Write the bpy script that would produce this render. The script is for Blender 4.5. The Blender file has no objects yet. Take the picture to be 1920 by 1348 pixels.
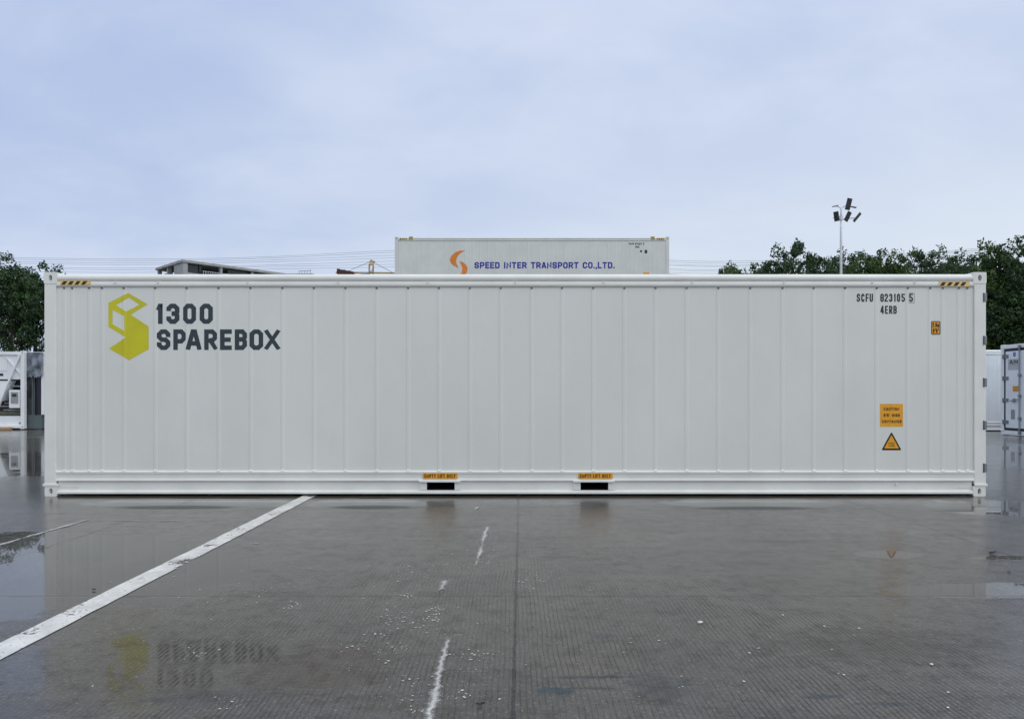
import bpy, bmesh, math, random
import numpy as np
from mathutils import Vector, Matrix
from mathutils.geometry import tessellate_polygon

random.seed(7)
scene = bpy.context.scene
col = scene.collection
R = math.radians

# ------------------------------------------------------------------ camera
F, HZ, CAMH = 1386.0, 738.0, 1.326          # focal length in photo pixels, horizon row, eye height
cam_d = bpy.data.cameras.new("camera")
cam_d.sensor_width = 36.0
cam_d.lens = F / 1920 * 36
cam_d.shift_y = 64 / 1920
cam_d.clip_end = 3000
cam = bpy.data.objects.new("camera", cam_d)
cam.location = (0, 0, CAMH)
cam.rotation_euler = (R(90), 0, 0)
col.objects.link(cam)
scene.camera = cam
scene.view_settings.view_transform = 'Standard'
scene.view_settings.look = 'None'
scene.view_settings.exposure = 0
scene.view_settings.gamma = 1

SUN_EL, SUN_AZ = R(52), R(122)              # azimuth clockwise from +Y: behind the camera, to the right


def srgb(r, g, b, a=1):
    f = lambda v: (v / 255 / 12.92) if v / 255 <= 0.04045 else ((v / 255 + 0.055) / 1.055) ** 2.4
    return (f(r), f(g), f(b), a)


class NT:
    """small helper round a node tree"""
    def __init__(s, nt):
        s.nt = nt; s.n = nt.nodes; s.l = nt.links; s.n.clear()
    def node(s, t, **kw):
        n = s.n.new(t)
        for k, v in kw.items(): setattr(n, k, v)
        return n
    def put(s, sock, v):
        if isinstance(v, bpy.types.NodeSocket): s.l.new(v, sock)
        elif v is not None: sock.default_value = v
    def math(s, op, a, b=None, c=None, clamp=False):
        n = s.node('ShaderNodeMath', operation=op, use_clamp=clamp)
        s.put(n.inputs[0], a); s.put(n.inputs[1], b)
        if c is not None: s.put(n.inputs[2], c)
        return n.outputs[0]
    def noise(s, vec, scale, detail=3, rough=0.55, dist=0.0):
        n = s.node('ShaderNodeTexNoise')
        s.put(n.inputs['Vector'], vec); n.inputs['Scale'].default_value = scale
        n.inputs['Detail'].default_value = detail; n.inputs['Roughness'].default_value = rough
        n.inputs['Distortion'].default_value = dist
        return n.outputs['Fac']
    def smooth(s, v, a, b, lo=0.0, hi=1.0):
        n = s.node('ShaderNodeMapRange', interpolation_type='SMOOTHSTEP')
        s.put(n.inputs[0], v); s.put(n.inputs[1], a); s.put(n.inputs[2], b); s.put(n.inputs[3], lo); s.put(n.inputs[4], hi)
        return n.outputs[0]
    def mixc(s, f, a, b, mode='MIX'):
        n = s.node('ShaderNodeMix', data_type='RGBA', blend_type=mode)
        s.put(n.inputs[0], f); s.put(n.inputs[6], a); s.put(n.inputs[7], b)
        return n.outputs[2]
    def mixf(s, f, a, b):
        n = s.node('ShaderNodeMix', data_type='FLOAT')
        s.put(n.inputs[0], f); s.put(n.inputs[2], a); s.put(n.inputs[3], b)
        return n.outputs[0]
    def vscale(s, v, sc):
        n = s.node('ShaderNodeVectorMath', operation='MULTIPLY')
        s.put(n.inputs[0], v); n.inputs[1].default_value = sc
        return n.outputs[0]


# ------------------------------------------------------------------ sky
world = bpy.data.worlds.new("World")
scene.world = world
world.use_nodes = True
w = NT(world.node_tree)
sky = w.node('ShaderNodeTexSky', sky_type='NISHITA', sun_disc=False)
sky.sun_elevation = SUN_EL; sky.sun_rotation = SUN_AZ
sky.air_density = 1.0; sky.dust_density = 2.0
bg1 = w.node('ShaderNodeBackground'); w.l.new(sky.outputs[0], bg1.inputs[0]); bg1.inputs[1].default_value = 0.08
tc = w.node('ShaderNodeTexCoord')
d = tc.outputs['Generated']
sep = w.node('ShaderNodeSeparateXYZ'); w.l.new(d, sep.inputs[0])
# flatten the direction so that clouds lie in a sheet overhead
zz = w.math('ADD', w.math('MAXIMUM', sep.outputs[2], 0.0), 0.32)
cx = w.math('DIVIDE', sep.outputs[0], zz); cy = w.math('DIVIDE', sep.outputs[1], zz)
comb = w.node('ShaderNodeCombineXYZ'); w.l.new(cx, comb.inputs[0]); w.l.new(cy, comb.inputs[1])
wv = w.vscale(comb.outputs[0], (0.8, 1.25, 1))
n1 = w.noise(wv, 1.05, 5, 0.52, 0.25)
n2 = w.noise(w.vscale(comb.outputs[0], (0.7, 1.0, 1)), 3.2, 6, 0.6, 0.5)
cl = w.math('ADD', w.math('MULTIPLY', n1, 0.72), w.math('MULTIPLY', n2, 0.28))
cl = w.smooth(cl, 0.37, 0.67)
side = w.smooth(sep.outputs[0], -0.75, 0.55)                      # the cloud is thinner to the east
t = w.math('ADD', w.math('MULTIPLY', cl, 0.62), w.math('MULTIPLY', side, 0.38))
ccol = w.mixc(t, srgb(171, 190, 228), srgb(222, 231, 248))
low = w.smooth(sep.outputs[2], 0.06, 0.46)                        # whiter air towards the horizon
ccol = w.mixc(low, w.mixc(w.math('ADD', w.math('MULTIPLY', side, 0.65), 0.2), ccol, srgb(224, 233, 243)), ccol)
# brighter overhead and behind the viewer, where the sun stands above the cloud
up = w.math('ADD', w.smooth(sep.outputs[2], 0.45, 1.0, 0.0, 0.55), w.smooth(sep.outputs[1], 0.2, -0.9, 0.0, 0.45))
ccol = w.mixc(w.math('MULTIPLY', up, 1.0, clamp=True), ccol, (0.74, 0.72, 0.665, 1))
bg2 = w.node('ShaderNodeBackground'); w.l.new(ccol, bg2.inputs[0]); w.l.new(w.math('ADD', up, 1.04), bg2.inputs[1])
mx = w.node('ShaderNodeMixShader'); mx.inputs[0].default_value = 0.93
w.l.new(bg1.outputs[0], mx.inputs[1]); w.l.new(bg2.outputs[0], mx.inputs[2])
wo = w.node('ShaderNodeOutputWorld'); w.l.new(mx.outputs[0], wo.inputs[0])

sl = bpy.data.lights.new("sun", 'SUN')
sl.energy = 0.85; sl.angle = R(50); sl.color = (1.0, 0.97, 0.93)
sun = bpy.data.objects.new("sun", sl)
sd = Vector((math.sin(SUN_AZ) * math.cos(SUN_EL), math.cos(SUN_AZ) * math.cos(SUN_EL), math.sin(SUN_EL)))
sun.rotation_euler = (-sd).to_track_quat('-Z', 'Y').to_euler()
sun.location = sd * 60
col.objects.link(sun)


# ------------------------------------------------------------------ photo to place
def gp(px, py):
    """ground point seen at a photo pixel"""
    Y = F * CAMH / (py - HZ)
    return ((px - 960) / F * Y, Y)


def at(px, py, Y):
    return Vector(((px - 960) / F * Y, Y, CAMH + (HZ - py) / F * Y))


# ------------------------------------------------------------------ materials
MATS = {}


def mat(name, c, rough=0.5, metal=0.0, var=0.12, scale=3.0, bump=0.0, bscale=30.0, spec=0.5, dirt=None, stretch=(1, 1, 1)):
    if name in MATS: return MATS[name]
    m = bpy.data.materials.new(name); m.use_nodes = True
    n = NT(m.node_tree)
    p = n.node('ShaderNodeBsdfPrincipled'); o = n.node('ShaderNodeOutputMaterial'); n.l.new(p.outputs[0], o.inputs[0])
    co = n.node('ShaderNodeTexCoord').outputs['Object']
    f = n.noise(n.vscale(co, stretch), scale, 4)
    f = n.smooth(f, 0.3, 0.7)
    lo = tuple(v * (1 - var) for v in c[:3]) + (1,); hi = tuple(min(1, v * (1 + var)) for v in c[:3]) + (1,)
    cc = n.mixc(f, lo, hi)
    if dirt:
        g = n.smooth(n.noise(n.vscale(co, dirt[3]), dirt[1], 6, 0.65), dirt[2], dirt[2] + 0.22)
        cc = n.mixc(n.math('MULTIPLY', g, dirt[4]), cc, dirt[0])
    n.put(p.inputs['Base Color'], cc)
    n.put(p.inputs['Roughness'], n.math('ADD', n.math('MULTIPLY', f, 0.1), rough - 0.05))
    p.inputs['Metallic'].default_value = metal
    p.inputs['Specular IOR Level'].default_value = spec
    if bump:
        b = n.node('ShaderNodeBump'); b.inputs['Strength'].default_value = 1.0; b.inputs['Distance'].default_value = bump
        n.l.new(n.noise(n.vscale(co, stretch), bscale, 3), b.inputs['Height']); n.l.new(b.outputs[0], p.inputs['Normal'])
    MATS[name] = m
    return m


M_panel = mat("panel_paint", (0.67, 0.695, 0.665, 1), 0.36, var=0.03, scale=0.9, bump=0.014, bscale=1.6, stretch=(1, 1, 0.5),
              dirt=((0.42, 0.41, 0.38, 1), 5.0, 0.62, (3.0, 1, 0.35), 0.16))
M_frame = mat("frame_paint", (0.73, 0.745, 0.72, 1), 0.36, var=0.04, scale=2.5,
              dirt=((0.45, 0.42, 0.37, 1), 9.0, 0.63, (1, 1, 1), 0.25))
M_hole = mat("dark_void", (0.012, 0.012, 0.014, 1), 0.8)
M_yel = mat("emblem_yellow", srgb(195, 191, 14), 0.45, var=0.06)
M_slate = mat("letter_slate", srgb(36, 52, 60), 0.45, var=0.08)
M_ink = mat("ink_black", srgb(30, 34, 44), 0.5)
M_orange = mat("sticker_orange", srgb(226, 158, 20), 0.4, var=0.07, scale=8)
M_black = mat("sticker_black", srgb(22, 18, 18), 0.45)
M_stripe = mat("stripe_yellow", srgb(226, 190, 112), 0.45)
M_hinge = mat("hinge_steel", srgb(120, 128, 130), 0.4, 0.4)
M_seal = mat("door_seal", srgb(28, 36, 54), 0.6)
M_navy = mat("letter_navy", srgb(12, 30, 150), 0.45)
M_swoosh = mat("swoosh_orange", srgb(214, 124, 34), 0.45)
M_grey_panel = mat("grey_panel_paint", (0.60, 0.63, 0.605, 1), 0.45, var=0.05, scale=1.2,
                   dirt=((0.34, 0.33, 0.29, 1), 4.0, 0.55, (4.0, 1, 0.2), 0.22))
M_cool_panel = mat("cool_white_paint", (0.74, 0.79, 0.83, 1), 0.4, var=0.04, scale=1.5)
M_cool_frame = mat("cool_frame_paint", (0.78, 0.81, 0.83, 1), 0.4, var=0.04, scale=1.5)
M_olive = mat("olive_casting", srgb(150, 140, 70), 0.5, var=0.2, scale=12)
M_steel = mat("galvanised_steel", srgb(150, 155, 160), 0.45, 0.5, var=0.1, scale=6)
M_concrete_b = mat("building_concrete", (0.34, 0.35, 0.35, 1), 0.8, var=0.15, scale=0.8)
M_darkglass = mat("dark_glazing", (0.02, 0.028, 0.035, 1), 0.25)
M_rust = mat("red_brown_paint", (0.06, 0.022, 0.018, 1), 0.7, var=0.35, scale=2)
M_mast = mat("mast_paint", (0.42, 0.32, 0.16, 1), 0.6, var=0.3, scale=1.5)
M_polew = mat("pole_paint", (0.66, 0.68, 0.70, 1), 0.4)
M_solar = mat("solar_cells", (0.018, 0.02, 0.024, 1), 0.25, var=0.4, scale=6)
M_wire = mat("wire_black", (0.16, 0.18, 0.21, 1), 0.6)
M_bark = mat("bark", (0.05, 0.042, 0.034, 1), 0.9, var=0.3, scale=6, bump=0.02, bscale=12)
M_wood = mat("timber", (0.40, 0.27, 0.16, 1), 0.7, var=0.2, scale=5, stretch=(1, 6, 6))
M_darkpanel = mat("charcoal_panel", (0.045, 0.055, 0.066, 1), 0.4, var=0.15)
M_navypanel = mat("dark_navy_panel", (0.010, 0.012, 0.024, 1), 0.4, var=0.2)
M_greenplate = mat("green_grey_plate", (0.085, 0.115, 0.12, 1), 0.5, var=0.12)
M_wrap = mat("plastic_wrap", (0.15, 0.18, 0.22, 1), 0.16, var=0.3, scale=4, bump=0.03, bscale=6)
M_machine = mat("machine_dark", (0.02, 0.024, 0.028, 1), 0.5, var=0.4, scale=7)
M_leafdead = mat("dead_leaf_brown", (0.03, 0.026, 0.022, 1), 0.7, var=0.3, scale=20)
M_pebble = mat("pebble_white", (0.62, 0.61, 0.58, 1), 0.6, var=0.15, scale=30)


def leaf_material(name, c):
    m = bpy.data.materials.new(name); m.use_nodes = True
    n = NT(m.node_tree)
    o = n.node('ShaderNodeOutputMaterial')
    g = n.node('ShaderNodeNewGeometry'); co = n.node('ShaderNodeTexCoord').outputs['Object']
    oi = n.node('ShaderNodeObjectInfo')
    f = n.smooth(n.noise(co, 0.75, 2), 0.3, 0.7)
    f = n.math('ADD', n.math('MULTIPLY', f, 0.55), n.math('MULTIPLY', g.outputs['Random Per Island'], 0.45))
    lo = (c[0] * 0.45, c[1] * 0.5, c[2] * 0.6, 1); hi = (c[0] * 1.55, c[1] * 1.45, c[2] * 1.1, 1)
    cc = n.mixc(f, lo, hi)
    p = n.node('ShaderNodeBsdfPrincipled'); n.put(p.inputs['Base Color'], cc); p.inputs['Roughness'].default_value = 0.5
    p.inputs['Specular IOR Level'].default_value = 0.25
    tr = n.node('ShaderNodeBsdfTranslucent'); n.put(tr.inputs[0], cc)
    mx = n.node('ShaderNodeMixShader'); mx.inputs[0].default_value = 0.22
    n.l.new(p.outputs[0], mx.inputs[1]); n.l.new(tr.outputs[0], mx.inputs[2]); n.l.new(mx.outputs[0], o.inputs[0])
    return m


M_leafA = leaf_material("leaf_dark_green", (0.040, 0.082, 0.038))
M_leafB = leaf_material("leaf_mid_green", (0.058, 0.108, 0.034))


# ------------------------------------------------------------------ mesh builder
class MB:
    def __init__(s, M=None):
        s.v = []; s.f = []; s.M = M
    def add(s, vs, fs):
        b = len(s.v)
        s.v += [tuple(s.M @ Vector(p)) if s.M else tuple(p) for p in vs]
        s.f += [tuple(b + i for i in f) for f in fs]
        return s
    def box(s, x0, x1, y0, y1, z0, z1):
        return s.add([(x0, y0, z0), (x1, y0, z0), (x1, y1, z0), (x0, y1, z0), (x0, y0, z1), (x1, y0, z1), (x1, y1, z1), (x0, y1, z1)],
                     [(0, 3, 2, 1), (4, 5, 6, 7), (0, 1, 5, 4), (1, 2, 6, 5), (2, 3, 7, 6), (3, 0, 4, 7)])
    def hexa(s, b, t):
        return s.add(list(b) + list(t), [(3, 2, 1, 0), (4, 5, 6, 7), (0, 1, 5, 4), (1, 2, 6, 5), (2, 3, 7, 6), (3, 0, 4, 7)])
    def profile_x(s, pts, x0, x1):
        """open (y, z) profile swept along x"""
        n = len(pts)
        return s.add([(x0, y, z) for y, z in pts] + [(x1, y, z) for y, z in pts], [(i, i + 1, n + i + 1, n + i) for i in range(n - 1)])
    def profile_z(s, pts, z0, z1):
        """open (x, y) profile swept along z"""
        n = len(pts)
        return s.add([(x, y, z0) for x, y in pts] + [(x, y, z1) for x, y in pts], [(i, i + 1, n + i + 1, n + i) for i in range(n - 1)])
    def tube(s, pts, rad, n=10, cap=True):
        pts = [Vector(p) for p in pts]
        rad = rad if isinstance(rad, (list, tuple)) else [rad] * len(pts)
        vs = []; fs = []
        for i, p in enumerate(pts):
            t = (pts[min(i + 1, len(pts) - 1)] - pts[max(i - 1, 0)]).normalized()
            a = t.cross(Vector((0, 0, 1)) if abs(t.z) < 0.9 else Vector((1, 0, 0))).normalized(); b = t.cross(a)
            for k in range(n):
                an = 2 * math.pi * k / n
                vs.append(p + (a * math.cos(an) + b * math.sin(an)) * rad[i])
        for i in range(len(pts) - 1):
            for k in range(n):
                fs.append((i * n + k, i * n + (k + 1) % n, (i + 1) * n + (k + 1) % n, (i + 1) * n + k))
        if cap:
            fs.append(tuple(range(n - 1, -1, -1))); fs.append(tuple((len(pts) - 1) * n + k for k in range(n)))
        return s.add(vs, fs)
    def bar(s, a, b, wd, ht, up=(0, 0, 1)):
        a = Vector(a); b = Vector(b); t = (b - a).normalized(); u = t.cross(Vector(up)).normalized(); v = u.cross(t).normalized()
        q = [(-1, -1), (1, -1), (1, 1), (-1, 1)]
        return s.hexa([a + u * wd / 2 * i + v * ht / 2 * j for i, j in q], [b + u * wd / 2 * i + v * ht / 2 * j for i, j in q])
    def build(s, name, m, parent=None, bevel=0.0, smooth=False):
        me = bpy.data.meshes.new(name); me.from_pydata(s.v, [], s.f)
        bm = bmesh.new(); bm.from_mesh(me)
        bmesh.ops.recalc_face_normals(bm, faces=bm.faces)
        if bevel:
            bmesh.ops.bevel(bm, geom=list(bm.edges), offset=bevel, segments=2, affect='EDGES', profile=0.5, clamp_overlap=True)
        bm.to_mesh(me); bm.free()
        if smooth:
            for p in me.polygons: p.use_smooth = True
        me.materials.append(m)
        o = bpy.data.objects.new(name, me); col.objects.link(o)
        if parent: o.parent = parent
        return o


def tag(o, label=None, cat=None, group=None, kind=None):
    if label: o['label'] = label
    if cat: o['category'] = cat
    if group: o['group'] = group
    if kind: o['kind'] = kind
    return o


def thing(name, label, cat, loc, rz=0.0, group=None):
    o = bpy.data.objects.new(name, None); col.objects.link(o)
    o.location = loc; o.rotation_euler = (0, 0, rz); o.empty_display_size = 0.3
    return tag(o, label, cat, group)


# ------------------------------------------------------------------ lettering (own stroke alphabet)
a_, b_ = 0.30, 0.16
GL = {
    'O': [[(a_, 0), (1 - a_, 0), (1, b_), (1, 1 - b_), (1 - a_, 1), (a_, 1), (0, 1 - b_), (0, b_), (a_, 0)]],
    '1': [[(.55, 0), (.55, 1), (.35, 1), (0, .86)]],
    '2': [[(0, .78), (0, 1 - b_), (a_, 1), (1 - a_, 1), (1, 1 - b_), (1, .62), (0, .12), (0, 0), (1, 0)]],
    '3': [[(0, .82), (0, 1 - b_), (a_, 1), (1 - a_, 1), (1, 1 - b_), (1, .62), (.82, .51), (.62, .51)], [(.82, .51), (1, .40), (1, b_), (1 - a_, 0), (a_, 0), (0, b_), (0, .18)]],
    '4': [[(.75, 0), (.75, 1), (.6, 1), (0, .32), (0, .25), (1, .25)]],
    '5': [[(1, 1), (0, 1), (0, .56), (1 - a_, .56), (1, .56 - b_), (1, b_), (1 - a_, 0), (a_, 0), (0, b_)]],
    '6': [[(1, .82), (1, 1 - b_), (1 - a_, 1), (a_, 1), (0, 1 - b_), (0, b_), (a_, 0), (1 - a_, 0), (1, b_), (1, .55 - b_), (1 - a_, .55), (0, .55)]],
    '7': [[(0, 1), (1, 1), (.35, 0)]],
    '8': [[(.2, .52), (0, .64), (0, 1 - b_), (a_, 1), (1 - a_, 1), (1, 1 - b_), (1, .64), (.8, .52), (.2, .52), (0, .40), (0, b_), (a_, 0), (1 - a_, 0), (1, b_), (1, .40), (.8, .52)]],
    '9': [[(0, .18), (0, b_), (a_, 0), (1 - a_, 0), (1, b_), (1, 1 - b_), (1 - a_, 1), (a_, 1), (0, 1 - b_), (0, .45 + b_), (a_, .45), (1, .45)]],
    'A': [[(0, 0), (.40, 1), (.60, 1), (1, 0)], [(.17, .27), (.83, .27)]],
    'B': [[(0, .52), (0, 0), (1 - a_, 0), (1, b_), (1, .38), (.8, .52), (0, .52), (0, 1), (1 - a_, 1), (1, 1 - b_), (1, .66), (.8, .52)]],
    'C': [[(1, .79), (1, 1 - b_), (1 - a_, 1), (a_, 1), (0, 1 - b_), (0, b_), (a_, 0), (1 - a_, 0), (1, b_), (1, .21)]],
    'D': [[(0, 0), (0, 1), (1 - a_, 1), (1, 1 - b_), (1, b_), (1 - a_, 0), (0, 0)]],
    'E': [[(1, 0), (0, 0), (0, 1), (1, 1)], [(0, .5), (.85, .5)]],
    'F': [[(0, 0), (0, 1), (1, 1)], [(0, .5), (.8, .5)]],
    'G': [[(1, .76), (1, 1 - b_), (1 - a_, 1), (a_, 1), (0, 1 - b_), (0, b_), (a_, 0), (1, 0), (1, .45), (.55, .45)]],
    'H': [[(0, 0), (0, 1)], [(1, 0), (1, 1)], [(0, .5), (1, .5)]],
    'I': [[(.5, 0), (.5, 1)]],
    'L': [[(0, 1), (0, 0), (1, 0)]],
    'M': [[(0, 0), (0, 1), (.5, .3), (1, 1), (1, 0)]],
    'm': [[(0, 0), (0, .65), (1, .65), (1, 0)], [(.5, 0), (.5, .65)]],
    'N': [[(0, 0), (0, 1), (1, 0), (1, 1)]],
    'P': [[(0, 0), (0, 1), (1 - a_, 1), (1, 1 - b_), (1, .40 + b_), (1 - a_, .40), (0, .40)]],
    'R': [[(0, 0), (0, 1), (1 - a_, 1), (1, 1 - b_), (1, .44 + b_), (1 - a_, .44), (0, .44)], [(.48, .44), (1, 0)]],
    'S': [[(0, .20), (0, b_), (a_, 0), (1 - a_, 0), (1, b_), (1, .5 - b_), (1 - a_, .5), (a_, .5), (0, .5 + b_), (0, 1 - b_), (a_, 1), (1 - a_, 1), (1, 1 - b_), (1, .80)]],
    'T': [[(0, 1), (1, 1)], [(.5, 1), (.5, 0)]],
    'U': [[(0, 1), (0, b_), (a_, 0), (1 - a_, 0), (1, b_), (1, 1)]],
    'V': [[(0, 1), (.45, 0), (.55, 0), (1, 1)]],
    'W': [[(0, 1), (.25, 0), (.5, .7), (.75, 0), (1, 1)]],
    'X': [[(0, 0), (1, 1)], [(0, 1), (1, 0)]],
    'Y': [[(0, 1), (.5, .45), (1, 1)], [(.5, .45), (.5, 0)]],
    '.': [[(.5, 0), (.5, .02)]],
    ',': [[(.5, .02), (.35, -.16)]],
    "'": [[(.5, 1), (.5, .75)]],
    '"': [[(.2, 1), (.2, .75)], [(.8, 1), (.8, .75)]],
    '/': [[(0, 0), (1, 1)]],
}
GL['0'] = GL['O']
NARROW = {'I': .4, '1': .55, '.': .3, ',': .3, "'": .25, '"': .4, ' ': .55, 'M': 1.2, 'm': 1.1, 'L': .85, 'E': .9, 'F': .85}


def ribbon(pts, sw):
    """flat stroke with mitred corners and square ends -> list of quads (2D)"""
    P = [Vector(p) for p in pts]
    closed = (P[0] - P[-1]).length < 1e-6
    if closed: P = P[:-1]
    else:
        P[0] = P[0] + (P[0] - P[1]).normalized() * sw / 2
        P[-1] = P[-1] + (P[-1] - P[-2]).normalized() * sw / 2
    n = len(P); L = []; Rr = []
    for i in range(n):
        dirs = []
        if closed or i > 0: dirs.append((P[i] - P[i - 1]).normalized())
        if closed or i < n - 1: dirs.append((P[(i + 1) % n] - P[i]).normalized())
        if len(dirs) == 1: nn = Vector((-dirs[0].y, dirs[0].x)); k = 1
        else:
            n0 = Vector((-dirs[0].y, dirs[0].x)); n1_ = Vector((-dirs[1].y, dirs[1].x))
            nn = (n0 + n1_)
            nn = nn.normalized() if nn.length > 1e-5 else n0
            k = min(1 / max(nn.dot(n0), 0.35), 2.2)
        L.append(P[i] + nn * k * sw / 2); Rr.append(P[i] - nn * k * sw / 2)
    m = n if closed else n - 1
    return [(L[i], L[(i + 1) % n], Rr[(i + 1) % n], Rr[i]) for i in range(m)]


def glyph(ch, x0, x1, z0, z1, sw):
    out = []
    for k, pl in enumerate(GL[ch]):
        hx, hz = max(x1 - x0 - sw, 0), z1 - z0 - sw
        ps = [(x0 + sw / 2 + px * hx, z0 + sw / 2 + pz * hz) for px, pz in pl]
        rb_ = ribbon(ps, sw)
        if ch not in ",.":
            rb_ = [[Vector((p.x, min(max(p.y, z0), z1))) for p in qd] for qd in rb_]
        out.append((k, rb_))
    return out


def layout(s, x0, x1, z0, z1, sw, gap=0.28):
    """fit a string into a width -> strokes"""
    ws = [NARROW.get(c, 1.0) for c in s]
    tot = sum(ws) + gap * (len(s) - 1); u = (x1 - x0) / tot; x = x0; out = []
    for c, wd in zip(s, ws):
        if c != ' ': out += glyph(c, x, x + max(wd * u, sw), z0, z1, sw)
        x += (wd + gap) * u
    return out


def decal(name, m, parent, strokes=(), polys=(), yf=None, cuts=(), lift=0.0015, M=None):
    """flat lettering, or a vinyl that follows the face yf(x) below it"""
    bm = bmesh.new()
    lay = bm.verts.layers.float.new('lift')
    for k, quads in strokes:
        for qi, q in enumerate(quads):
            vs = [bm.verts.new((p.x, 0, p.y)) for p in q]
            for v in vs: v[lay] = k * 0.0004 + qi * 0.00005
            bm.faces.new(vs)
    for rings in polys:
        rr = [[Vector((x, z, 0)) for x, z in r] for r in rings]
        flat = [p for r in rr for p in r]
        vs = [bm.verts.new((p.x, 0, p.y)) for p in flat]
        for tri in tessellate_polygon(rr):
            try: bm.faces.new([vs[i] for i in tri])
            except ValueError: pass
    if cuts:
        xs = [v.co.x for v in bm.verts]
        for c in cuts:
            if min(xs) < c < max(xs):
                bmesh.ops.bisect_plane(bm, geom=list(bm.verts) + list(bm.edges) + list(bm.faces), plane_co=(c, 0, 0), plane_no=(1, 0, 0))
    for v in bm.verts:
        v.co.y = (yf(v.co.x) if yf else 0.0) - lift - v[lay]
    for f in bm.faces:
        f.normal_update()
        if f.normal.y > 0: f.normal_flip()
    if M: bm.transform(M)
    me = bpy.data.meshes.new(name); bm.to_mesh(me); bm.free()
    me.materials.append(m)
    o = bpy.data.objects.new(name, me); col.objects.link(o); o.parent = parent
    return o


def rect(x0, x1, z0, z1): return [(x0, z0), (x1, z0), (x1, z1), (x0, z1)]


def rrect(x0, x1, z0, z1, r, n=4):
    out = []
    for cx_, cz_, a0 in ((x1 - r, z0 + r, -90), (x1 - r, z1 - r, 0), (x0 + r, z1 - r, 90), (x0 + r, z0 + r, 180)):
        for k in range(n + 1):
            an = R(a0 + 90 * k / n); out.append((cx_ + r * math.cos(an), cz_ + r * math.sin(an)))
    return out


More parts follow.
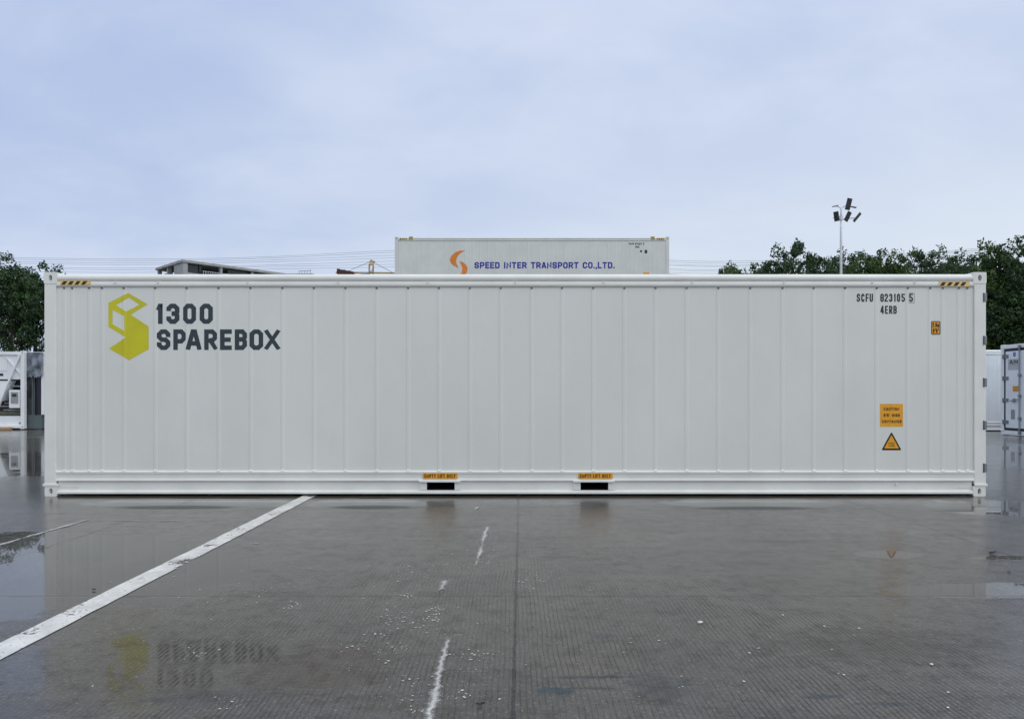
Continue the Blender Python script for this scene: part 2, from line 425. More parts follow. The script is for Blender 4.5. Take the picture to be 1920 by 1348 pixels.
# ------------------------------------------------------------------ ground
def build_ground():
    m = bpy.data.materials.new("wet_concrete"); m.use_nodes = True
    n = NT(m.node_tree)
    p = n.node('ShaderNodeBsdfPrincipled'); o = n.node('ShaderNodeOutputMaterial'); n.l.new(p.outputs[0], o.inputs[0])
    co = n.node('ShaderNodeTexCoord').outputs['Object']
    sp = n.node('ShaderNodeSeparateXYZ'); n.l.new(co, sp.inputs[0]); X, Y = sp.outputs[0], sp.outputs[1]
    big = n.noise(co, 0.35, 4); mid = n.noise(co, 1.7, 4); fine = n.noise(co, 55, 3, 0.7); warp = n.noise(co, 2.6, 5, 0.62)
    streak = n.noise(n.vscale(co, (0.55, 2.2, 1)), 1.1, 5, 0.6)
    wv_ = n.math('MULTIPLY', n.math('SUBTRACT', warp, 0.5), 1.5)
    wf_ = n.math('MULTIPLY', n.math('SUBTRACT', n.noise(n.vscale(co, (1, 1.6, 1)), 11, 6, 0.72), 0.5), 1.5)
    def ell(cx_, cy_, rx, ry, k=1.0, wf=None):
        dx = n.math('MULTIPLY', n.math('SUBTRACT', X, cx_), 1 / rx); dy = n.math('MULTIPLY', n.math('SUBTRACT', Y, cy_), 1 / ry)
        r = n.math('SQRT', n.math('ADD', n.math('MULTIPLY', dx, dx), n.math('MULTIPLY', dy, dy)))
        return n.math('ADD', n.math('SUBTRACT', 1.0, r), n.math('MULTIPLY', wf or wv_, k))
    # puddles
    pd = None
    for e in ((3.45, 4.98, 1.05, 0.22, 0.35), (-4.6, 5.5, 3.0, 1.75, 0.6), (-10.3, 14.0, 4.0, 3.3, 0.8), (13.5, 14.5, 5.0, 5.6, 0.9), (5.7, 8.6, 1.0, 0.7, 0.8), (4.15, 5.98, 0.45, 0.09, 0.5),
              (-3.9, 8.95, 1.3, 0.55, 0.5), (-1.75, 8.95, 0.75, 0.50, 0.5), (2.9, 8.95, 1.1, 0.52, 0.5), (3.12, 6.12, 0.30, 0.16, 0.5)):
        v = ell(*e); pd = v if pd is None else n.math('MAXIMUM', pd, v)
    pud = n.smooth(pd, 0.0, 0.16)
    film = n.smooth(n.math('ADD', n.math('MULTIPLY', streak, 0.6), n.math('MULTIPLY', big, 0.4)), 0.38, 0.62)
    # the near right half is textured, the left and the strip by the container smoother
    far = n.smooth(n.math('ADD', Y, n.math('MULTIPLY', big, 3.0)), 9.7, 11.4)
    damp = n.smooth(ell(-1.75, 3.62, 1.25, 0.55, 0.7), 0.0, 0.35)
    damp = n.math('MAXIMUM', damp, n.smooth(streak, 0.60, 0.70, 0.0, 0.5))
    wet = n.math('MAXIMUM', n.math('MAXIMUM', pud, n.math('MULTIPLY', damp, 0.94)), n.math('MULTIPLY', far, 0.75))
    # brushed grooves along Y
    gx = n.math('ADD', n.math('MULTIPLY', X, 2 * math.pi / 0.026), n.math('MULTIPLY', n.noise(n.vscale(co, (1, 0.5, 1)), 1.5, 3), 20.0))
    gs = n.math('SINE', n.math('ADD', gx, n.math('MULTIPLY', n.noise(n.vscale(co, (1, .35, 1)), 26, 3), 2.4)))
    patchy = n.smooth(n.noise(n.vscale(co, (1, 0.8, 1)), 0.9, 4), 0.38, 0.62, 0.42, 1.0)
    broken = n.smooth(n.noise(n.vscale(co, (34, 2.2, 1)), 1.0, 5, 0.7), 0.34, 0.54, 0.10, 1.0)
    gm = n.math('MULTIPLY', n.math('MULTIPLY', n.smooth(gs, 0.45, 0.95), patchy), broken)
    leftfade = n.smooth(n.math('ADD', X, n.math('MULTIPLY', Y, -0.32)), -4.4, -2.0, 0.22, 1.0)
    gm = n.math('MULTIPLY', gm, leftfade)
    groove = n.math('MULTIPLY', gm, n.math('SUBTRACT', 1.0, n.math('MULTIPLY', wet, 0.8)))
    # slab joints: 4 m bays along X, 5 m along Y
    wob = n.math('MULTIPLY', n.math('SUBTRACT', n.noise(co, 9, 3), 0.5), 0.02)
    def joint(v, off, per, wd, slope=None):
        q = n.math('SUBTRACT', v, off)
        if slope is not None: q = n.math('SUBTRACT', q, n.math('MULTIPLY', slope, 0.0125))
        q = n.math('ADD', n.math('ADD', q, wob), per / 2 + per * 50)
        q = n.math('ABSOLUTE', n.math('SUBTRACT', n.math('MODULO', q, per), per / 2))
        return n.smooth(q, wd, wd * 0.6)
    jx = joint(X, -0.035, 4.05, 0.0105, Y); jy = n.math('MULTIPLY', joint(Y, 4.84, 5.0, 0.014), 0.6)
    jt = n.math('MAXIMUM', jx, jy)
    # base colour: concrete with its own stains
    grit = n.noise(co, 190, 2, 0.7); blot = n.noise(co, 7.0, 5, 0.68)
    c = n.mixc(n.smooth(mid, 0.3, 0.7), (0.040, 0.036, 0.030, 1), (0.074, 0.067, 0.056, 1))
    c = n.mixc(n.smooth(big, 0.35, 0.65), n.mixc(0.5, c, (0.048, 0.044, 0.038, 1)), c)
    brown = n.smooth(n.noise(co, 0.8, 4), 0.46, 0.68)
    c = n.mixc(n.math('MULTIPLY', brown, 0.45), c, (0.098, 0.076, 0.056, 1))
    c = n.mixc(n.smooth(blot, 0.50, 0.68, 0.0, 0.65), c, (0.026, 0.024, 0.021, 1))
    c = n.mixc(n.smooth(grit, 0.30, 0.75, 0.0, 0.55), c, (0.140, 0.130, 0.112, 1))
    c = n.mixc(n.smooth(fine, 0.44, 0.30, 0.0, 0.7), c, (0.020, 0.019, 0.017, 1))
    speck = n.smooth(fine, 0.56, 0.70)
    c = n.mixc(n.math('MULTIPLY', speck, 0.7), c, (0.24, 0.235, 0.22, 1))
    scuff = n.smooth(n.noise(n.vscale(co, (1.2, 14, 1)), 1.6, 5, 0.7), 0.60, 0.74)
    c = n.mixc(n.math('MULTIPLY', scuff, 0.22), c, (0.26, 0.255, 0.24, 1))
    # fluid stains with shapes of their own
    for cx_, cy_, rx, ry, cc, st in ((0.205, 3.30, 0.085, 0.050, (0.016, 0.035, 0.045, 1), 0.95), (0.33, 3.33, 0.14, 0.012, (0.02, 0.03, 0.036, 1), 0.8),
                                     (0.38, 3.46, 0.22, 0.020, (0.02, 0.026, 0.032, 1), 0.9), (0.66, 3.34, 0.15, 0.20, (0.030, 0.034, 0.038, 1), 0.6),
                                     (0.36, 6.00, 0.22, 0.05, (0.03, 0.034, 0.038, 1), 0.8), (1.36, 3.24, 0.10, 0.028, (0.02, 0.034, 0.044, 1), 0.8),
                                     (1.62, 3.16, 0.12, 0.020, (0.02, 0.034, 0.044, 1), 0.8), (1.25, 3.0, 0.22, 0.05, (0.04, 0.038, 0.03, 1), 0.6),
                                     (-0.42, 3.12, 0.25, 0.04, (0.05, 0.05, 0.03, 1), 0.6), (0.50, 4.05, 0.10, 0.05, (0.035, 0.035, 0.04, 1), 0.7),
                                     (0.25, 6.4, 0.10, 0.03, (0.02, 0.02, 0.02, 1), 0.8), (0.75, 5.75, 0.25, 0.03, (0.02, 0.02, 0.02, 1), 0.7), (2.3, 6.6, 0.5, 0.10, (0.03, 0.03, 0.028, 1), 0.6), (1.9, 3.9, 0.6, 0.3, (0.030, 0.026, 0.02, 1), 0.55), (-0.9, 3.6, 0.35, 0.35, (0.05, 0.030, 0.022, 1), 0.5), (-1.35, 3.25, 0.35, 0.10, (0.05, 0.05, 0.055, 1), 0.55), (-2.2, 3.1, 0.4, 0.1, (0.045, 0.045, 0.045, 1), 0.6)):
        e = n.smooth(ell(cx_, cy_, rx, ry, 2.4, wf_), -0.15, 0.35)
        c = n.mixc(n.math('MULTIPLY', e, st), c, cc)
    c = n.mixc(n.math('MULTIPLY', groove, 0.92), c, (0.022, 0.021, 0.019, 1))
    c = n.mixc(n.math('MULTIPLY', jt, 0.9), c, (0.014, 0.014, 0.013, 1))
    c = n.mixc(n.math('MULTIPLY', wet, 0.25), c, (0.046, 0.044, 0.040, 1))
    n.put(p.inputs['Base Color'], c)
    p.inputs['IOR'].default_value = 1.40
    rg = n.mixf(film, 0.19, 0.075)
    rg = n.mixf(damp, rg, 0.025)
    rg = n.mixf(n.smooth(warp, 0.5, 0.7), rg, n.math('MULTIPLY', rg, 0.7))
    rg = n.mixf(far, rg, 0.13)
    rg = n.mixf(pud, rg, 0.012)
    n.put(p.inputs['Roughness'], rg)
    dry = n.math('MULTIPLY', n.smooth(n.math('ADD', n.math('MULTIPLY', blot, 0.5), n.math('MULTIPLY', n.noise(n.vscale(co, (1, 1.8, 1)), 22, 5, 0.7), 0.5)), 0.42, 0.60), n.math('SUBTRACT', 1.0, n.math('MULTIPLY', pud, 1.0)))
    dark_band = None                                    # dull dark streaks along the puddle edge by the container
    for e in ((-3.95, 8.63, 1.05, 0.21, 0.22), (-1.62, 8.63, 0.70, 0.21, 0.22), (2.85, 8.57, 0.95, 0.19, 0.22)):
        v = n.smooth(ell(*e), 0.0, 0.5); dark_band = v if dark_band is None else n.math('MAXIMUM', dark_band, v)
    n.put(p.inputs['Specular IOR Level'], n.math('MULTIPLY', n.math('SUBTRACT', 0.60, n.math('MULTIPLY', dry, 0.42)), n.math('SUBTRACT', 1.0, n.math('MULTIPLY', dark_band, 0.92))))
    n.put(p.inputs['Base Color'], n.mixc(n.math('MULTIPLY', dark_band, 0.9), c, (0.010, 0.0095, 0.009, 1)))
    hgt = n.math('ADD', n.math('MULTIPLY', groove, -1.0), n.math('MULTIPLY', jt, -1.6))
    hgt = n.math('ADD', hgt, n.math('MULTIPLY', n.math('ADD', n.math('MULTIPLY', fine, 0.30), n.math('MULTIPLY', grit, 0.22)), n.math('SUBTRACT', 1.0, wet)))
    b = n.node('ShaderNodeBump'); b.inputs['Strength'].default_value = 0.8; b.inputs['Distance'].default_value = 0.003
    n.l.new(hgt, b.inputs['Height'])
    b2 = n.node('ShaderNodeBump'); b2.inputs['Strength'].default_value = 0.25; b2.inputs['Distance'].default_value = 0.004
    n.put(b2.inputs['Height'], n.math('MULTIPLY', n.noise(n.vscale(co, (1, 1, 1)), 3.0, 3), n.math('SUBTRACT', 1.0, n.math('MULTIPLY', n.math('MAXIMUM', pud, n.math('MULTIPLY', damp, 0.85)), 0.97)))); n.l.new(b.outputs[0], b2.inputs['Normal'])
    n.l.new(b2.outputs[0], p.inputs['Normal'])
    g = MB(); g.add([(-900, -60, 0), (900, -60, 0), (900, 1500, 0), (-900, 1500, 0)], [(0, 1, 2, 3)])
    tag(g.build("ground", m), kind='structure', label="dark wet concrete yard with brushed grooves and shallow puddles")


build_ground()


def paint_material(name, wear, c=(0.62, 0.62, 0.60, 1), grain=26, soft=0.14, core=0.0):
    m = bpy.data.materials.new(name); m.use_nodes = True
    n = NT(m.node_tree)
    o = n.node('ShaderNodeOutputMaterial'); p = n.node('ShaderNodeBsdfPrincipled'); tr = n.node('ShaderNodeBsdfTransparent')
    co = n.node('ShaderNodeTexCoord').outputs['Object']
    f = n.math('ADD', n.math('MULTIPLY', n.noise(co, 3.0, 5, 0.6), 0.55), n.math('MULTIPLY', n.noise(co, grain, 5, 0.75), 0.45))
    if core:
        ca = n.node('ShaderNodeAttribute', attribute_name='core').outputs['Fac']
        f = n.math('ADD', f, n.math('MULTIPLY', n.math('SUBTRACT', ca, 1.0), core))
    k = n.smooth(f, wear, wear + soft)
    n.put(p.inputs['Base Color'], n.mixc(n.smooth(n.noise(co, 6, 4), 0.35, 0.7), c, tuple(v * 0.72 for v in c[:3]) + (1,)))
    p.inputs['Roughness'].default_value = 0.42
    mx_ = n.node('ShaderNodeMixShader'); n.put(mx_.inputs[0], k); n.l.new(tr.outputs[0], mx_.inputs[1]); n.l.new(p.outputs[0], mx_.inputs[2]); n.l.new(mx_.outputs[0], o.inputs[0])
    return m


M_line = paint_material("line_paint", 0.40, (0.70, 0.70, 0.67, 1), grain=34, soft=0.07)
M_faded = paint_material("faded_line_paint", 0.36, (0.46, 0.46, 0.45, 1), core=0.22)
M_worn = paint_material("worn_line_paint", 0.27, (0.66, 0.66, 0.64, 1), 70, 0.34, core=0.36)


def strip(name, pts, wd, m, z, label):
    """painted sheet on the ground: (x, y) points, width; edges wander a little"""
    rag = 0.012 if name == 'worn_line' else 0.004; stp = 0.03 if name == 'worn_line' else 0.12
    g = MB(); vs = []; P = []
    for i in range(len(pts) - 1):
        a = Vector(pts[i]); b = Vector(pts[i + 1]); k = max(2, int((b - a).length / stp))
        k = min(k, 220)
        P += [a.lerp(b, j / k) for j in range(k)]
    P.append(Vector(pts[-1]))
    for i, q in enumerate(P):
        t_ = (P[min(i + 1, len(P) - 1)] - P[max(i - 1, 0)]).normalized(); nn = Vector((-t_.y, t_.x))
        ww = wd(i / (len(P) - 1)) if callable(wd) else wd
        vs.append((q.x, q.y, z)) if False else vs.append((q.x + nn.x * (ww / 2 + random.uniform(-1, 1) * rag), q.y + nn.y * ww / 2, z)); vs.append((q.x - nn.x * (ww / 2 + random.uniform(-1, 1) * rag), q.y - nn.y * ww / 2, z))
    vs = [p for i in range(len(P)) for p in (vs[2 * i], tuple((a + b) / 2 for a, b in zip(vs[2 * i], vs[2 * i + 1])), vs[2 * i + 1])]
    g.add(vs, [f for i in range(len(P) - 1) for f in ((3 * i, 3 * i + 1, 3 * i + 4, 3 * i + 3), (3 * i + 1, 3 * i + 2, 3 * i + 5, 3 * i + 4))])
    o = g.build(name, m)
    at_ = o.data.attributes.new('core', 'FLOAT', 'POINT')
    N_ = len(P)
    for i in range(N_):
        e = min(1.0, min(i, N_ - 1 - i) / 3.0)
        for k, v in enumerate((0.0, e, 0.0)): at_.data[3 * i + k].value = v
    return tag(o, label=label, kind='structure')


strip("parking_line", [(-2.635, 1.5), (-2.62, 26)], 0.172, M_line, 0.004, "bold white parking line running under the container")
strip("parking_line", [(-4.52, 5.2), (-4.46, 7.9)], 0.09, M_faded, 0.004, "faded white parking line left of the container")
strip("parking_line", [(13.0, 9.0), (13.05, 30)], 0.13, M_faded, 0.004, "thin white line before the door container")
strip("parking_line", [(-40, 22.4), (-6, 22.4)], 0.15, M_faded, 0.004, "pale line across the yard before the left containers")
wn = lambda t_: 0.055 + 0.03 * math.sin(t_ * 9) if t_ < 1 else 0.03
strip("worn_line", [gp(795, 1400), gp(812, 1320), gp(826, 1250), gp(842, 1192)], lambda t_: 0.095 - 0.035 * t_, M_worn, 0.004, "worn white painted streak nearest the camera")
strip("worn_line", [gp(891, 1064), gp(900, 1035), gp(907, 1008), gp(915, 986)], lambda t_: 0.05 + 0.05 * t_ * (1.2 - t_) * 2, M_worn, 0.004, "worn white painted streak nearest the container")
strip("worn_line", [gp(822, 1112), gp(830, 1098), gp(836, 1085)], lambda t_: 0.07 + 0.07 * t_ * (1 - t_) * 2, M_worn, 0.004, "short white paint dab in the middle of the streaks")
strip("worn_line", [gp(890, 958), gp(896, 949)], 0.09, M_worn, 0.004, "small white paint dab by the container")
strip("worn_line", [gp(742, 1117), gp(766, 1114)], 0.10, M_worn, 0.004, "white paint dab on the cross joint")
strip("worn_line", [gp(840, 1194), gp(882, 1189)], 0.04, M_worn, 0.0045, "thin white cross stroke on the near streak")
strip("worn_line", [gp(465, 1019), gp(495, 1018)], 0.09, M_faded, 0.004, "pale paint smudge right of the parking line")
strip("worn_line", [gp(192, 975), gp(355, 976)], 0.035, M_faded, 0.004, "thin pale scrape before the container")


def splatter(name, m, label, n_, area, size):
    g = MB()
    for i in range(n_):
        px, py = area(); x, y = gp(px, py)
        s = size() ; k = 6; an0 = random.random() * 6
        el = random.uniform(0.3, 0.9); ro = random.gauss(0, 0.5)
        pts = []
        for j in range(k):
            an = an0 + 2 * math.pi * j / k; rr = s * random.uniform(0.55, 1.1)
            u, v = math.cos(an) * rr, math.sin(an) * rr * el
            pts.append((x + u * math.cos(ro) - v * math.sin(ro), y + u * math.sin(ro) + v * math.cos(ro), 0.0025 + 0.0008 * random.random()))
        g.add(pts, [tuple(range(k))])
    return tag(g.build(name, m), label=label, kind='stuff')


M_splat = mat("splash_paint", (0.58, 0.58, 0.56, 1), 0.6, var=0.2, scale=20)
def _clusters():
    cs = [(730, 1145, 70, 30, 10), (825, 1142, 30, 12, 10), (715, 1180, 40, 30, 8), (800, 1175, 60, 22, 8), (850, 1060, 30, 8, 5), (880, 1005, 45, 26, 9), (760, 1080, 60, 25, 6),
          (990, 1100, 25, 16, 5), (700, 1230, 70, 40, 8), (790, 1300, 60, 30, 9), (880, 1250, 60, 40, 6), (1010, 1010, 60, 60, 3), (1300, 1200, 330, 110, 8), (300, 1180, 260, 120, 10), (850, 965, 60, 22, 5), (480, 1110, 80, 30, 6), (820, 1100, 330, 180, 16)]
    cs += [(cx0 + random.gauss(0, 40), cy0 + random.gauss(0, 25), random.uniform(14, 44), random.uniform(5, 16), 5.0) for cx0, cy0 in ((720, 1160), (700, 1220), (780, 1130), (860, 1050), (880, 1000), (760, 1010), (800, 1290), (900, 1240), (640, 1120), (820, 1150), (1000, 1090), (740, 1290), (690, 1190), (870, 970), (840, 1180), (300, 1240), (340, 1290))]
    tot = sum(c[4] for c in cs)
    def f():
        r = random.uniform(0, tot)
        for c in cs:
            r -= c[4]
            if r <= 0: break
        return random.gauss(c[0], c[2] * 0.5), min(1345, max(942, random.gauss(c[1], c[3] * 0.5)))
    return f
splatter("paint_flecks", M_splat, "white paint flecks spattered over the wet concrete", 2300, _clusters(), lambda: 0.0016 + 0.009 * random.random() ** 7)


# ------------------------------------------------------------------ containers
CW = 2.438


def casting_mb(x0, x1, y0, y1, z0, z1, hole=True, flip=False):
    """corner casting: block with an oval hole in its outer long face (y0 side, or y1 when flip)"""
    g = MB()
    yf, yb = (y1, y0) if flip else (y0, y1)
    dy = 1 if not flip else -1
    cx_, cz_ = (x0 + x1) / 2, (z0 + z1) / 2
    r = 0.016
    out = rrect(x0, x1, z0, z1, r)
    k = len(out)
    hol = [(cx_ + 0.024 * math.cos(2 * math.pi * j / 16), cz_ + 0.040 * math.sin(2 * math.pi * j / 16)) for j in range(16)]
    rr = [[Vector((x, z, 0)) for x, z in out], [Vector((x, z, 0)) for x, z in hol]]
    g.add([(x, yf, z) for x, z in out + hol], [tuple(t_) for t_ in tessellate_polygon(rr)])
    g.add([(x, yf, z) for x, z in out] + [(x, yb, z) for x, z in out], [(i, (i + 1) % k, k + (i + 1) % k, k + i) for i in range(k)] + [tuple(k + i for i in range(k))])
    g.add([(x, yf, z) for x, z in hol] + [(x, yf + dy * 0.09, z) for x, z in hol], [(i, (i + 1) % 16, 16 + (i + 1) % 16, 16 + i) for i in range(16)] + [tuple(16 + i for i in range(16))])
    return g


def rib_profile(xs, x0, x1, yb, depth=0.006):
    pts = [(x0, yb)]; cuts = []
    for x in xs:
        for q in ((x - 0.030, yb), (x - 0.014, yb - depth), (x + 0.014, yb - depth), (x + 0.030, yb)):
            pts.append(q); cuts.append(q[0])
    pts.append((x1, yb))
    def yf(x):
        for (xa, ya), (xb, yb_) in zip(pts, pts[1:]):
            if xa <= x <= xb: return ya + (yb_ - ya) * ((x - xa) / (xb - xa) if xb > xa else 0)
        return yb
    return pts, cuts, yf


def hazard(parent, x0, x1, z0, z1, y, n_=4):
    h = decal("hazard_stripe", M_stripe, parent, polys=[[rect(x0, x1, z0, z1)]], yf=lambda x: y)
    st = (x1 - x0) / (n_ + 0.55); e = st * 0.40
    polys = [[[(x0 + st * (i + .12), z0 + .006), (x0 + st * (i + .12) + st * .58, z0 + .006), (x0 + st * (i + .12) + st * .58 + e, z1 - .006), (x0 + st * (i + .12) + e, z1 - .006)]] for i in range(n_)]
    decal("black_bars", M_black, h, polys=polys, yf=lambda x: y - 0.0015)
    return h


def door_end(root, Mx, H, signs=False, frame=None, panel=None):
    """two door leaves in (u right, v up, w outwards) mapped by Mx; u runs 0..CW"""
    frame = frame or M_frame; panel = panel or M_panel
    MB(Mx).box(0.17, CW - 0.17, -0.06, 0.0, H - 0.135, H - 0.012).build("door_header", frame, root, 0.006)
    MB(Mx).box(0.17, CW - 0.17, -0.06, 0.0, 0.015, 0.15).build("door_sill", frame, root, 0.006)
    MB(Mx).box(0.135, CW - 0.135, -0.075, -0.014, 0.15, H - 0.135).build("door_seal", M_seal, root)
    for s in (0, 1):
        u0, u1 = (0.235, 1.190) if s == 0 else (1.248, CW - 0.235)
        dr = MB(Mx).box(u0, u1, -0.045, -0.004, 0.235, H - 0.225).build("door", panel, root, 0.008)
        hu = 0.10 if s == 0 else CW - 0.10
        for k in range(4 if signs else 5):
            zc = 0.42 + k * ((H - 0.80) / (3 if signs else 4))
            sgn = 1 if s == 0 else -1
            h = MB(Mx)
            h.box(min(hu, hu + sgn * 0.28), max(hu, hu + sgn * 0.28), -0.002, 0.016, zc - 0.055, zc + 0.055)
            h.tube([(hu + sgn * 0.045, 0.018, zc - 0.07), (hu + sgn * 0.045, 0.018, zc + 0.07)], 0.022, 8)
            h.build("hinge", M_hinge, dr)
        for ru in ((0.93,) if s == 0 else (CW - 0.93,)):
            rd = MB(Mx).tube([(ru, 0.035, 0.05), (ru, 0.035, H - 0.05)], 0.020, 10).build("lock_rod", M_steel, dr)
            for zc in (0.10, 0.55, 1.25, 1.9, H - 0.10):
                MB(Mx).box(ru - 0.05, ru + 0.05, -0.003, 0.05, zc - 0.045, zc + 0.045).build("lock_bracket", M_hinge, dr, 0.004)
            hd = MB(Mx)
            hd.bar((ru, 0.055, 1.15), (ru - (0.42 if s == 0 else -0.42), 0.045, 1.10), 0.016, 0.035)
            hd.box(ru - 0.32, ru - 0.22, -0.003, 0.03, 1.06, 1.18) if s == 0 else hd.box(ru + 0.22, ru + 0.32, -0.003, 0.03, 1.06, 1.18)
            hd.build("door_handle", M_steel, dr)


def container(label, loc, rz, L, H, ribs, detail, frame, panel, group=None, doors=True, pockets=(), name="shipping_container", stripes=True, signs=False, backribs=None):
    root = thing(name, label, "container", loc, rz, group)
    hx = L / 2; ch = 0.15; cl_ = 0.172
    zt = H
    pz0, pz1 = 0.326, zt - 0.196
    # castings and posts
    for sx in (-1, 1):
        for back in (0, 1):
            x0, x1 = (-hx, -hx + cl_) if sx < 0 else (hx - cl_, hx)
            y0, y1 = (0.0, 0.162) if not back else (CW - 0.162, CW)
            casting_mb(x0, x1, y0, y1, zt - ch, zt, flip=bool(back)).build("corner_casting", frame, root)
            casting_mb(x0 + (0.012 if sx < 0 else -0.0), x1 - (0.012 if sx > 0 else 0.0), y0, y1, 0.0, ch - 0.02, flip=bool(back)).build("corner_casting", frame, root)
            p0, p1 = (-hx + 0.004, -hx + 0.155) if sx < 0 else (hx - 0.155, hx - 0.004)
            po = MB(); ya, yb = (0.004, 0.15) if not back else (CW - 0.15, CW - 0.004)
            po.box(p0, p1, ya, yb, ch - 0.02, zt - ch)
            po.build("corner_post", frame, root, 0.006)
            fl = MB(); fl.box(p0 - 0.0 if sx > 0 else p0 - 0.016, p1 + (0.016 if sx > 0 else 0.03), ya - 0.012 if not back else ya, yb if not back else yb + 0.012, ch - 0.022, ch + 0.012)
            fl.build("post_foot", frame, root, 0.005)
    xa, xb = -hx + cl_ - 0.002, hx - cl_ + 0.002
    xpa, xpb = -hx + 0.150, hx - 0.150
    arc = [(0.056 + 0.056 * math.cos(R(an)), zt - 0.076 + 0.056 * math.sin(R(an))) for an in (90, 108, 124, 138, 152, 168, 186, 206, 226)]
    top = [(0.16, zt - 0.019)] + arc + [(0.030, zt - 0.1165),
           (0.007, zt - 0.126), (0.003, zt - 0.132), (0.004, zt - 0.165), (0.009, zt - 0.188), (0.030, zt - 0.194)]
    bot = [(0.030, 0.332), (0.006, 0.322), (0.002, 0.314), (0.003, 0.298), (0.010, 0.275), (0.012, 0.235), (0.004, 0.205), (0.006, 0.197), (0.034, 0.187)]
    flange = [(0.034, 0.076), (0.004, 0.062), (0.001, 0.056), (0.001, 0.034), (0.006, 0.030), (0.09, 0.028)]
    for back in (0, 1):
        Mx = None if not back else Matrix.Translation((0, CW, 0)) @ Matrix.Scale(-1, 4, (0, 1, 0))
        # rails stop at the posts and castings
        MB(Mx).profile_x(top[:11], xa, xb).profile_x(top[10:], xpa, xpb).build("top_rail", frame, root, 0, True)
        br = MB(Mx).profile_x(bot, xpa, xpb)
        edges = [xa]
        for q0, q1 in (pockets if not back else ()): edges += [q0, q1]
        edges.append(xb)
        for i in range(0, len(edges), 2): br.profile_x([(0.034, 0.187), (0.034, 0.076)], edges[i], edges[i + 1])
        br.profile_x(flange, xa, xb)
        rail = br.build("bottom_rail", frame, root, 0, False)
        pts, cuts, yf = rib_profile(ribs if not back else (backribs or ribs), xpa, xpb, 0.024)
        tabs = MB(Mx).profile_z(pts, pz0 - 0.01, pz1 + 0.01)
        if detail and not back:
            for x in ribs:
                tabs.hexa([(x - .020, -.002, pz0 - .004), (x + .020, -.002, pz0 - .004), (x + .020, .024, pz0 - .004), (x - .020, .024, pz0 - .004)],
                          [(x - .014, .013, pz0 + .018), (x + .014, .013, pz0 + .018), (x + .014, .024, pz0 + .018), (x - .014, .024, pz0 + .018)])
                MB().box(x - .013, x + .013, .008, .028, pz1 - .016, pz1 - .002).build("rib_gap_shade", M_seal, root)  # small box in dark seal colour stands in for shade at the rib top
        tabs.build("side_panel", panel, root)
        if not back: keepyf, keepcuts = yf, cuts
    # roof, floor, far end
    MB().box(xa, xb, 0.14, CW - 0.14, zt - 0.045, zt - 0.024).build("roof", frame, root)
    MB().box(xa, xb, 0.036, CW - 0.036, 0.19, 0.26).build("floor", M_machine, root)
    for q0, q1 in pockets:
        g = MB()
        g.box(q0, q1, 0.036, 1.2, 0.079, 0.182)
        g.f = [f for i, f in enumerate(g.f) if i != 2]          # open towards the viewer
        g.build("forklift_pocket", M_hole, rail)
        c = MB()
        c.box(q0 - 0.098, q1 + 0.078, -0.010, 0.03, 0.182, 0.203)
        c.box(q0 - 0.098, q0 - 0.001, 0.020, 0.033, 0.080, 0.181); c.box(q1 + 0.001, q1 + 0.078, 0.020, 0.033, 0.080, 0.181)
        c.build("pocket_surround", frame, rail, 0.002)
    Mr = Matrix(((0, 0, 0, 0),) * 4)
    # local +x end: u -> +y, w(out, second coordinate) -> +x
    Me = Matrix(((0, 1, 0, hx), (1, 0, 0, 0), (0, 0, 1, 0), (0, 0, 0, 1)))
    MeL = Matrix(((0, -1, 0, -hx), (1, 0, 0, 0), (0, 0, 1, 0), (0, 0, 0, 1)))
    if doors: door_end(root, Me, zt, signs, frame, panel)
    else: MB(Me).box(0.14, CW - 0.14, -0.08, -0.02, 0.02, zt - 0.02).build("end_panel", panel, root)
    MB(MeL).box(0.14, CW - 0.14, -0.08, -0.02, 0.02, zt - 0.02).build("end_panel", panel, root)
    return root, keepyf, keepcuts, Me


# ---- the main container
S = 145.0
def lx(px): return (px - 966) / S
def lz(py): return CAMH + (HZ - py) / S
Y0 = F / S
rib_px = [119, 134, 166, 190, 231, 290, 349, 409, 469, 529, 588, 647.5, 706, 765, 823, 881, 939, 997, 1054, 1112.5, 1171, 1229.5, 1288, 1347.5, 1407.5, 1468, 1526.5, 1585.5, 1645, 1703.5, 1745.5, 1769, 1799, 1815]
main, yf, cuts, Me = container("white refrigerated container with yellow box emblem standing on the wet concrete", (0.041, Y0, 0), 0, 12.192, 2.896,
                               [lx(p) for p in rib_px], True, M_frame, M_panel, pockets=((lx(800), lx(852)), (lx(1089), lx(1141))), group="shipping containers in the yard")
kw = dict(yf=yf, cuts=cuts)
emb = [[(239.2, 549), (275.2, 570.2), (243.2, 589.5), (277, 611.7), (277.4, 654.3), (240.5, 675), (202.3, 653.2), (234.6, 632.3), (201.6, 612.6), (201.6, 567.3)],
       [(215.6, 571.8), (240, 557.6), (260, 570.8), (235, 583.7)], [(209.3, 580.8), (231.5, 592.4), (232.2, 620.4), (209.3, 607.8)]]
decal("emblem", M_yel, main, polys=[[[(lx(x), lz(y)) for x, y in r] for r in emb]], **kw)
st = []
for ch, a, b in (('1', 292.5, 305.3), ('3', 310.5, 335), ('0', 342, 366.2), ('0', 373, 397.8)):
    st += glyph(ch, lx(a), lx(b), lz(607), lz(569), 0.060)
decal("lettering", M_slate, main, strokes=st, **kw)
st = []
for ch, a, b in (('S', 292.8, 318), ('P', 323.5, 347.3), ('A', 347.8, 376), ('R', 381.5, 405.8), ('E', 411.5, 433.4), ('B', 439, 462), ('O', 467, 492.4), ('X', 495.2, 523.6)):
    st += glyph(ch, lx(a), lx(b), lz(656), lz(617.3), 0.058)
decal("lettering", M_slate, main, strokes=st, **kw)
st = []
q = lambda v: 1580 + v / 8.727
